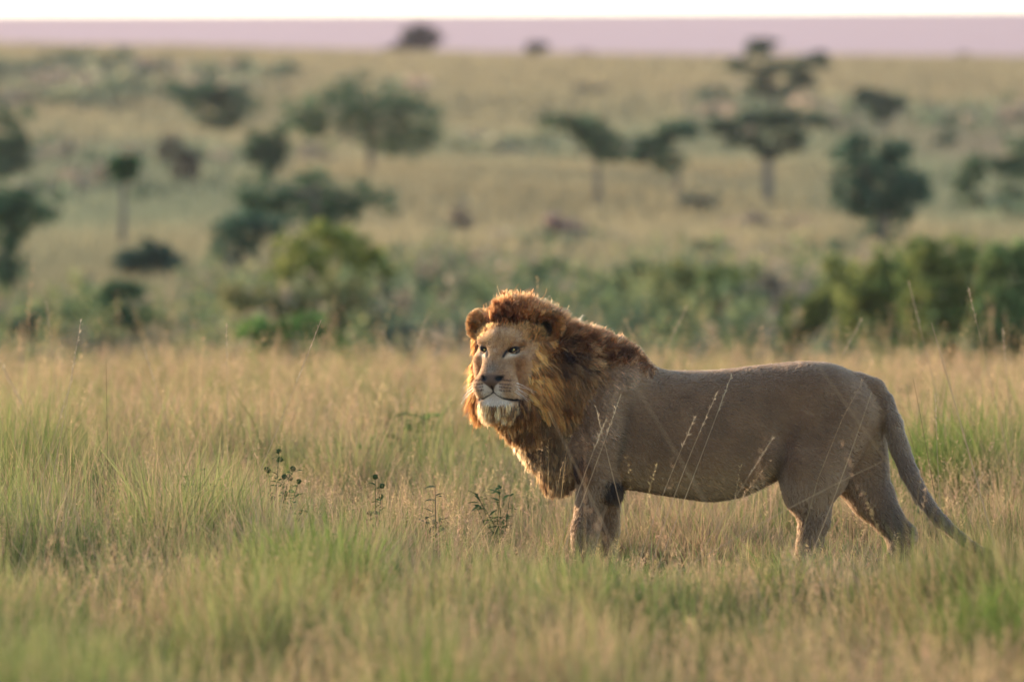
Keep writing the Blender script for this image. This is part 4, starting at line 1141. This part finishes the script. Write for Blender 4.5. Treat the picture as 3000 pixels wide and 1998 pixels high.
gv_, gf_, gc_ = np.concatenate(BV), np.concatenate(BF), np.concatenate(BC)
tag(mesh_object('slope_grass', gv_, gf_, m_grass, None, False, (0, 0, 0), gc_), kind='stuff')
# ------------------------------------------------------------------ scrub dotted over the far slope (too many and too soft to count)
BV, BF, BC = [], [], []
sx, sdist = strew(130, 520, 3600, 1.5)
keep = fbm(sx * 0.03, sdist * 0.012, 91, 3) > np.interp(sdist, [130, 260, 330, 420], [0.40, 0.45, 0.60, 0.70])
sx, sdist = sx[keep], sdist[keep]
for x_, d_ in zip(sx, sdist):
    z_ = float(ground_z(np.array([x_]), np.array([d_ - 30.0]))[0])
    r_ = RNG.uniform(0.35, 1.15) * d_ / 250 * (1.0 if d_ > 200 else 1.25)
    v, f, c = leaf_cloud([(x_, d_ - 30, z_ + r_ * 0.35, r_ * RNG.uniform(0.8, 1.8), r_, r_ * 0.55)], 90, r_ * 0.45, 0.3, [(0.085, 0.105, 0.06), (0.115, 0.125, 0.07), (0.15, 0.13, 0.09)][RNG.integers(3)])
    push(v, f, c)
# low thicket filling the hollow behind the grass
for i_ in range(760):
    d_ = RNG.uniform(94, 128); xD_ = RNG.uniform(-500, 2900)
    if 200 < xD_ < 500 and RNG.random() < 0.92: continue
    if xD_ < 200 and RNG.random() < 0.4: continue
    x_ = (xD_ - 1177) / 460 * d_ / 30
    z_ = float(ground_z(np.array([x_]), np.array([d_ - 30.0]))[0])
    tall_ = RNG.uniform(0.45, 1.25) * (1.2 if xD_ > 500 else 0.8)
    r_ = RNG.uniform(0.4, 1.0)
    cc_ = [(0.090, 0.112, 0.048), (0.115, 0.128, 0.052), (0.13, 0.115, 0.075), (0.07, 0.095, 0.05)][RNG.integers(4)]
    v, f, c = leaf_cloud([(x_ + RNG.normal(0, 0.3), d_ - 30, z_ + tall_ * 0.5, r_, r_, tall_ * 0.6), (x_ + RNG.normal(0, 0.6), d_ - 30, z_ + tall_ * 0.9, r_ * 0.5, r_ * 0.5, tall_ * 0.5)], 240, 0.13, 0.2, cc_)
    push(v, f, c)
gv_, gf_, gc_ = np.concatenate(BV), np.concatenate(BF), np.concatenate(BC)
tag(mesh_object('slope_undergrowth', gv_, gf_, m_leaf, None, False, (0, 0, 0), gc_), kind='stuff')

# ------------------------------------------------------------------ single tall stalks
def world(xD, yD, d):
    k = d / 30 / 460
    return np.array([(xD - 1177) * k, d - 30, 1.8 + (497 - yD) * k])

def smooth_tube(c, r, n=5):
    """tube along polyline c (m,3) with radii r"""
    m = len(c)
    t = unit(np.gradient(c, axis=0))
    s = unit(np.cross(t, np.array([0.1, 1.0, 0.05]))); u = np.cross(t, s)
    th = np.linspace(0, 2 * np.pi, n, endpoint=False)
    v = (c[:, None] + (np.cos(th)[None, :, None] * s[:, None] + np.sin(th)[None, :, None] * u[:, None]) * np.asarray(r)[:, None, None]).reshape(-1, 3)
    f = np.array([(i * n + j, i * n + (j + 1) % n, (i + 1) * n + (j + 1) % n, (i + 1) * n + j) for i in range(m - 1) for j in range(n)])
    return v, f

def finish(root):
    for ch in root.children: ch.location = (0, 0, 0)

def stalk(label, tip, low, d, rad=0.0016, head=0.16, dark=False, bow=0.04, bushy=1.0):
    rad *= 1.0; bow = RNG.uniform(-0.06, 0.14)
    T, B_ = world(*tip, d), world(*low, d)
    dv = (T - B_)
    zg = float(ground_z(np.array([B_[0]]), np.array([d - 30.0]))[0])
    t_down = (B_[2] - zg) / max(dv[2], 0.02)
    base = B_ - dv * min(t_down, 3.0) * np.array([0.75, 1, 1])
    base[2] = zg - 0.01
    root = tag(empty('grass_stalk', tuple(base)), label, 'grass stalk', 'tall grass stalks')
    m = 14
    tt = np.linspace(0, 1, m)[:, None]
    mid = (base + T) / 2 + np.array([-dv[0], 0, 0]) * bow * 2
    c = (1 - tt) ** 2 * base + 2 * tt * (1 - tt) * mid + tt ** 2 * T
    col = np.array([0.16, 0.11, 0.06]) if dark else np.array([0.48, 0.36, 0.23])
    v, f = smooth_tube(c, np.linspace(rad * 1.2, rad * 0.45, m))
    mesh_object('stem', v, f, m_grass, root, True, tuple(base), np.tile(col * 0.9, (len(v), 1)))
    if head:
        Ltot = np.linalg.norm(T - base); frac = min(head / Ltot, 0.5)
        n = int(26 * bushy) + 8
        u = RNG.uniform(1 - frac, 1.0, n)[:, None]
        p = (1 - u) ** 2 * base + 2 * u * (1 - u) * mid + u ** 2 * T
        ax = unit(T - mid)
        dr = unit(ax * 1.0 + RNG.normal(0, 0.32, (n, 3)))
        ln = RNG.uniform(0.012, 0.026, (n, 1)); sdv = unit(np.cross(dr, RNG.normal(0, 1, (n, 3)))) * rad * RNG.uniform(0.7, 1.3, (n, 1))
        q = np.stack([p - sdv * 0.3, p + dr * ln * 0.5 + sdv, p + dr * ln, p + dr * ln * 0.5 - sdv], 1).reshape(-1, 3)
        uu_ = np.linspace(1 - frac, 1.0, 8)[:, None]
        vr, fr = smooth_tube((1 - uu_) ** 2 * base + 2 * uu_ * (1 - uu_) * mid + uu_ ** 2 * T, np.full(8, rad * 0.8))
        v, f = join([(vr, fr), (q, np.arange(n * 4).reshape(-1, 4))])
        cq = np.concatenate([np.tile(col, (len(vr), 1)), np.repeat(col * RNG.uniform(0.8, 1.3, (n, 1)), 4, 0)])
        mesh_object('seed_head', v, f, m_grass, root, False, tuple(base), cq)
    finish(root)

stalk('longest slanting straw stalk, its fine tip against the yellow-green shrub', (738, 735), (600, 1020), 29.5, 0.0019, 0.34)
stalk('upright pale stalk with a beaded seed head near the left edge', (185, 740), (135, 960), 28.5, 0.0020, 0.28)
stalk('thin upright stalk with a bare tip between the two beaded stalks on the left', (520, 745), (522, 930), 33.0, 0.0018, 0.22)
stalk('blurred straw stalk leaning right behind the mane', (1580, 702), (1515, 830), 40.0, 0.0032, 0.25)
stalk('blurred straw stalk leaning right, left of the lion face', (982, 730), (945, 810), 41.0, 0.0034, 0.25)
stalk('blurred straw stalk leaning left, left of the lion face', (880, 760), (935, 850), 41.0, 0.0032, 0.2)
stalk('soft slanting stalk over the lion rump', (1980, 735), (1912, 835), 38.0, 0.0028, 0.25)
stalk('tallest stalk leaning left at the right side, tip against the green shrubs', (2090, 650), (2135, 800), 37.0, 0.0032, 0.3)
stalk('thick near stalk leaning left with a blunt broken tip, right of the lion rump', (2142, 742), (2200, 838), 27.0, 0.0042, 0.0)
stalk('thin arched stalk leaning left near the right edge', (2226, 660), (2268, 790), 34.0, 0.0022, 0.2)
stalk('stalk leaning left, closest one to the right edge', (2305, 755), (2320, 880), 36.0, 0.0026, 0.2)
stalk('blurred near stalk leaning left at the left edge', (0, 832), (98, 975), 25.0, 0.0026, 0.2)
stalk('faint upright stalk at the left, tip in the dark green mound', (105, 690), (122, 800), 39.0, 0.0026, 0.2)
stalk('bare dark upright stalk in the left grass', (243, 830), (245, 930), 31.0, 0.0017, 0.0, True)
stalk('straw stalk crossing the lion ribs with its bent head near the spine', (1682, 862), (1612, 1010), 28.6, 0.0018, 0.2)
stalk('straw stalk crossing the lion belly, leaning right', (1648, 905), (1560, 1110), 28.4, 0.0016, 0.2)
stalk('thin stalk crossing the lion flank beside the belly stalk', (1598, 960), (1530, 1110), 28.2, 0.0015, 0.15)
stalk('pale stalk leaning right in front of the lion foreleg', (1428, 905), (1330, 1130), 28.4, 0.0017, 0.2)
stalk('stalk with open head in front of the lion shoulder', (1395, 960), (1322, 1140), 28.3, 0.0016, 0.16)
stalk('stalk leaning left in front of the lion elbow, crossing two others', (1370, 935), (1418, 1090), 28.5, 0.0016, 0.14)
stalk('thick blurred near stalk lying diagonally across the lion chest', (1262, 945), (1345, 1080), 24.5, 0.0024, 0.0)
stalk('broad blurred near blade slanting across the lion ribs', (1470, 900), (1620, 1110), 23.0, 0.0024, 0.0)
stalk('blurred near stalk slanting across the lion rump', (1885, 845), (2035, 1010), 24.0, 0.0022, 0.0)
stalk('stalk reaching right across the hind leg to the thigh', (2005, 900), (1840, 1310), 27.6, 0.0020, 0.0)
stalk('near blade crossing low over the hind legs', (2030, 1060), (1760, 1190), 26.5, 0.0022, 0.0)
stalk('feathery stalk leaning right in front of the flank', (1775, 1010), (1690, 1120), 27.0, 0.0017, 0.2)
stalk('dark bare stalk leaning left, right of the tail', (2100, 870), (2132, 1020), 31.0, 0.0018, 0.0, True)
stalk('dark bare stalk leaning left beside the curve of the tail', (2080, 960), (2118, 1075), 31.5, 0.0017, 0.0, True)
stalk('stalk with a drooping head right of the tail', (2150, 905), (2158, 1060), 32.0, 0.0020, 0.2)
stalk('pinkish stalk in the tuft at the left edge', (165, 870), (100, 1060), 27.0, 0.0018, 0.25)
stalk('pinkish stalk leaning left in the left grass', (330, 800), (385, 950), 35.0, 0.0024, 0.2)

# ------------------------------------------------------------------ broad-leaved weeds and tufts
m_head, N, L = new_mat('seed_head')
out = N.new('ShaderNodeOutputMaterial'); bs = N.new('ShaderNodeBsdfDiffuse'); bs.inputs[0].default_value = (0.05, 0.065, 0.025, 1); L.new(bs.outputs[0], out.inputs[0])
def leaves(base, dirs, lens, wid, col, droop=0.3):
    V_, F_, C_ = [], [], []
    for b, d_, l, w_ in zip(base, dirs, lens, wid):
        d_ = unit(d_); s_ = unit(np.cross(d_, np.array([0, 0, 1.0]) + RNG.normal(0, 0.3, 3))); nn = np.cross(s_, d_)
        t = np.array([0, 0.25, 0.55, 0.8, 1.0]); ww = np.array([0.15, 0.8, 1.0, 0.6, 0.04])
        mid = b + d_ * (l * t)[:, None] - np.array([0, 0, 1.0]) * (droop * l * t ** 2)[:, None]
        o = sum(len(a) for a in V_)
        vv_ = np.concatenate([mid - s_ * (w_ * ww / 2)[:, None] + nn * (w_ * 0.12 * ww)[:, None], mid, mid + s_ * (w_ * ww / 2)[:, None] + nn * (w_ * 0.12 * ww)[:, None]])
        for k_ in range(4):
            F_ += [(o + k_, o + 5 + k_, o + 6 + k_, o + 1 + k_), (o + 5 + k_, o + 10 + k_, o + 11 + k_, o + 6 + k_)]
        V_.append(vv_); C_.append(np.tile(np.asarray(col) * RNG.uniform(0.65, 1.35), (15, 1)))
    return np.concatenate(V_), np.array(F_), np.concatenate(C_)

def weed(label, top, d, spread, nst, leaf_l, leaf_w, col, heads=0, nleaf=10, category='weed', low=0.15):
    leaf_l *= 1.25; leaf_w *= 1.6; nleaf = int(nleaf * 1.5)
    T = world(*top, d)
    zg = float(ground_z(np.array([T[0]]), np.array([d - 30.0]))[0])
    h = max(T[2] - zg, 0.08)
    base = np.array([T[0], d - 30, zg])
    root = tag(empty('weed_plant', tuple(base)), label, category, 'leafy weeds in the grass')
    st, lb, ld, ll, lw, tips = [], [], [], [], [], []
    for i in range(nst):
        b0 = base + RNG.normal(0, spread * 0.25, 3) * np.array([1, 1, 0])
        tp = base + np.array([RNG.uniform(-1, 1) * spread, RNG.uniform(-0.6, 0.6) * spread, h * (1.0 if i == 0 else RNG.uniform(0.6, 0.98))])
        if i == 0: tp[0] = base[0]
        tt = np.linspace(0, 1, 7)[:, None]
        c = b0 * (1 - tt) + tp * tt + np.array([0, 0, 0.06 * h]) * np.sin(np.pi * tt)
        st.append(smooth_tube(c, np.linspace(0.0032, 0.0013, 7))); tips.append(c[-1])
        for q in range(nleaf):
            u = RNG.uniform(low, 1.0); lb.append(b0 * (1 - u) + tp * u)
            an = RNG.uniform(0, 6.28); ld.append(np.array([np.cos(an), np.sin(an), RNG.uniform(-0.1, 0.9)]))
            ll.append(leaf_l * RNG.uniform(0.6, 1.2)); lw.append(leaf_w * RNG.uniform(0.7, 1.2))
    v, f = join(st)
    mesh_object('stem', v, f, m_grass, root, True, tuple(base), np.tile(np.asarray(col) * 0.9, (len(v), 1)))
    v, f, c = leaves(lb, ld, ll, lw, col)
    mesh_object('foliage', v, f, m_grass, root, True, tuple(base), c)
    for i in range(heads):
        o_ = tips[i % len(tips)] + (RNG.normal(0, 0.03, 3) if i >= len(tips) else np.zeros(3))
        v, f = tube(o_ - np.array([0, 0, 0.013]), o_ + np.array([0, 0, 0.013]), 0.006, 0.006, 8, 6)
        cen = v.mean(0); dz = (v[:, 2] - cen[2]) / 0.0145
        v[:, :2] = cen[:2] + (v[:, :2] - cen[:2]) * (np.sqrt(np.clip(1 - dz ** 2, 0.05, 1)) * 2.3 * (1 + 0.15 * RNG.normal(0, 1, len(v))))[:, None]
        mesh_object('seed_head', v, f, m_head, root, True, tuple(base))
    finish(root)
G1 = (0.085, 0.16, 0.04); G2 = (0.13, 0.20, 0.045); G3 = (0.075, 0.12, 0.045)
weed('cluster of broad upright green leaves in the grass left of the lion chest', (945, 955), 38.5, 0.20, 14, 0.13, 0.042, (0.075, 0.135, 0.035), 0, 8)
weed('low clump of broad leaves on the left side of the upright leaf cluster', (850, 1000), 38.0, 0.22, 10, 0.10, 0.034, (0.10, 0.15, 0.04), 0, 8)
weed('tall weed with many small knobbly dark seed heads', (640, 1038), 30.5, 0.11, 6, 0.05, 0.018, G3, 9, 8)
weed('low branching weed left of the knobbly weed', (470, 1075), 31.0, 0.14, 5, 0.055, 0.024, G3, 0, 9)
weed('weed with two round dark seed heads, between the knobbly weed and the lion', (862, 1096), 30.0, 0.06, 3, 0.045, 0.018, G3, 4, 7)
weed('small weed with narrow grey leaves near the lion chest', (1000, 1110), 30.0, 0.08, 4, 0.06, 0.015, (0.12, 0.13, 0.07), 0, 8)
weed('dark leafy tuft beside the lion chest', (1150, 1110), 31.5, 0.15, 7, 0.07, 0.012, (0.07, 0.115, 0.045), 0, 8)
weed('bright broad-leaved weed low in the grass below the knobbly weed', (690, 1215), 28.5, 0.11, 9, 0.10, 0.035, (0.09, 0.17, 0.04), 0, 8)
weed('little leafy sprig low in the left grass', (270, 1105), 31.0, 0.08, 5, 0.06, 0.016, G1, 0, 9)
weed('small weed with pale buds low in the middle grass', (655, 1135), 30.0, 0.12, 6, 0.05, 0.016, G3, 3, 8)
weed('dark green weed clump low in the near grass, lowest middle', (935, 1415), 24.8, 0.17, 16, 0.11, 0.03, (0.045, 0.085, 0.03), 0, 14)
weed('blurred dark weed at the bottom edge right of the near clump', (1100, 1490), 23.3, 0.13, 12, 0.11, 0.035, (0.04, 0.08, 0.03), 0, 12)
weed('blurred green weed at the bottom edge under the lion flank', (1440, 1500), 23.2, 0.07, 5, 0.10, 0.03, G1, 0, 8)
weed('sprig with a few round leaves right of the bright broad-leaved weed', (750, 1240), 28.6, 0.05, 3, 0.055, 0.03, G1, 0, 6)
weed('scrubby grey weed in the grass right of the tail', (2110, 1170), 33.0, 0.22, 9, 0.05, 0.02, (0.085, 0.11, 0.06), 0, 10)

def tuft(label, foot, d, h, spread, n, c0, c1, wmul=1.0):
    n = int(n * 0.6); spread *= 1.2
    X = (foot - 1177) * d / 30 / 460
    zg = float(ground_z(np.array([X]), np.array([d - 30.0]))[0])
    base = np.array([X, d - 30, zg])
    root_p = base + RNG.normal(0, 1, (n, 3)) * np.array([spread, spread, 0]) * 0.35
    az = np.arctan2(root_p[:, 1] - base[1], root_p[:, 0] - base[0]) + RNG.normal(0, 0.6, n)
    v, f, c, _ = ribbons(root_p, h * RNG.uniform(0.25, 1.05, n), RNG.uniform(0.003, 0.0065, n) * wmul, az, np.abs(RNG.normal(0.28, 0.25, n)), RNG.uniform(0.3, 1, n),
                         np.asarray(c0) * RNG.uniform(0.6, 1.3, (n, 1)), np.asarray(c1) * RNG.uniform(0.5, 1.2, (n, 1)) * np.array([1, 1, 1]) + np.array([-0.05, 0.05, 0]) * RNG.random((n, 1)))
    tag(mesh_object('grass_tuft', v, f, m_grass, None, False, tuple(base), c), label, 'grass tuft', 'big tufts of grass')
tuft('big rounded rusty-straw tuft at the bottom, left of centre', 690, 23.6, 0.46, 0.36, 2400, (0.03, 0.02, 0.012), (0.40, 0.21, 0.10))
tuft('dark straw tuft at the bottom under the lion belly', 1610, 23.5, 0.46, 0.24, 1500, (0.03, 0.025, 0.015), (0.24, 0.155, 0.09))
tuft('tall dark green tuft cut by the right edge', 2320, 23.4, 0.66, 0.30, 1800, (0.02, 0.03, 0.012), (0.17, 0.13, 0.045))
tuft('dark green tuft at the lower left corner', 40, 23.0, 0.42, 0.34, 1800, (0.02, 0.04, 0.012), (0.11, 0.19, 0.04))
tuft('dense pinkish straw tuft on the left edge, mid-height', 70, 28.0, 0.62, 0.36, 900, (0.14, 0.10, 0.05), (0.50, 0.33, 0.21))
tuft('tall thin straw tuft right of the longest slanting stalk', 600, 27.5, 0.60, 0.20, 420, (0.18, 0.13, 0.07), (0.50, 0.34, 0.22))
tuft('lush green tuft in front of the lion, under its belly', 1500, 26.0, 0.30, 0.28, 800, (0.06, 0.11, 0.02), (0.30, 0.36, 0.08))
tuft('reddish straw tuft in the near grass under the hind legs', 1930, 25.8, 0.42, 0.25, 700, (0.14, 0.10, 0.05), (0.52, 0.34, 0.22))
tuft('straw tuft at the feet of the lion, hiding its forepaws', 1345, 28.8, 0.20, 0.24, 1000, (0.12, 0.12, 0.04), (0.45, 0.38, 0.16))
tuft('yellow-green tuft hiding the hind paws of the lion', 1850, 28.7, 0.20, 0.18, 1100, (0.10, 0.12, 0.03), (0.42, 0.40, 0.13))

# a small white flower
fp = world(362, 1383, 25.6)
zg = float(ground_z(np.array([fp[0]]), np.array([fp[1]]))[0])
fl = tag(empty('wild_flower', (fp[0], fp[1], zg)), 'small white flower low in the left foreground grass', 'flower')
v, f = smooth_tube(np.linspace([fp[0], fp[1], zg], fp, 6), np.full(6, 0.0015))
mesh_object('stem', v, f, m_grass, fl, True, (fp[0], fp[1], zg), np.tile(np.array([0.1, 0.15, 0.04]), (len(v), 1)))
an = np.linspace(0, 2 * np.pi, 10)[:-1]
v, f, c = leaves([fp] * 9, [np.array([np.cos(q), np.sin(q), 0.35]) for q in an], [0.021] * 9, [0.012] * 9, (0.75, 0.72, 0.72), 0.1)
mesh_object('petals', v, f, m_grass, fl, True, (fp[0], fp[1], zg), np.full((len(v), 3), 0.78))
finish(fl)
# ------------------------------------------------------------------ camera, light, render settings
CAM = np.array([0.0, -30.0, 1.8])
cam_d = bpy.data.cameras.new('camera')
cam = bpy.data.objects.new('camera', cam_d)
COL.objects.link(cam)
cam.location = CAM
cam.rotation_euler = (math.radians(90) - math.atan2(1.8 - 1.1775, 30.0), 0, 0)
cam_d.sensor_width = 36.0
cam_d.lens = 36.0 * 30.0 / 5.12
cam_d.clip_start = 0.5
cam_d.clip_end = 60000
cam_d.dof.use_dof = True
cam_d.dof.focus_distance = 29.85
cam_d.dof.aperture_fstop = 2.25
scene.camera = cam

SUN_EL, SUN_AZ = math.radians(10.0), math.radians(-42.0)      # azimuth measured from +y (away from the camera) towards +x
sdir = np.array([math.sin(SUN_AZ) * math.cos(SUN_EL), math.cos(SUN_AZ) * math.cos(SUN_EL), math.sin(SUN_EL)])
sd = bpy.data.lights.new('sun', 'SUN'); sd.energy = 2.2; sd.angle = math.radians(3.0); sd.color = (1.0, 0.76, 0.54)
sun = bpy.data.objects.new('sun', sd); COL.objects.link(sun)
sun.rotation_euler = Vector(sdir).to_track_quat('Z', 'Y').to_euler()
w = bpy.data.worlds.new('World'); scene.world = w; w.use_nodes = True
wn = w.node_tree.nodes; wl = w.node_tree.links
bg = wn['Background']
sky = wn.new('ShaderNodeTexSky'); sky.sky_type = 'NISHITA'; sky.sun_disc = False
sky.sun_elevation = SUN_EL; sky.sun_rotation = SUN_AZ
sky.altitude = 1500; sky.air_density = 1.0; sky.dust_density = 1.0; sky.ozone_density = 1.0
wl.new(sky.outputs[0], bg.inputs[0]); bg.inputs[1].default_value = 0.15
scene.view_settings.view_transform = 'Standard'; scene.view_settings.look = 'None'
scene.view_settings.gamma = 1.0; scene.view_settings.exposure = 1.95
scene.render.engine = 'CYCLES'
cy = scene.cycles
cy.max_bounces = 8; cy.diffuse_bounces = 3; cy.glossy_bounces = 3; cy.transmission_bounces = 6; cy.volume_bounces = 0; cy.transparent_max_bounces = 6
cy.use_denoising = True; cy.denoiser = 'OPENIMAGEDENOISE'; cy.denoising_input_passes = 'RGB_ALBEDO_NORMAL'; cy.denoising_prefilter = 'ACCURATE'
cy.sample_clamp_indirect = 6.0
scene.cycles_curves.shape = 'RIBBONS'; scene.cycles_curves.subdivisions = 2
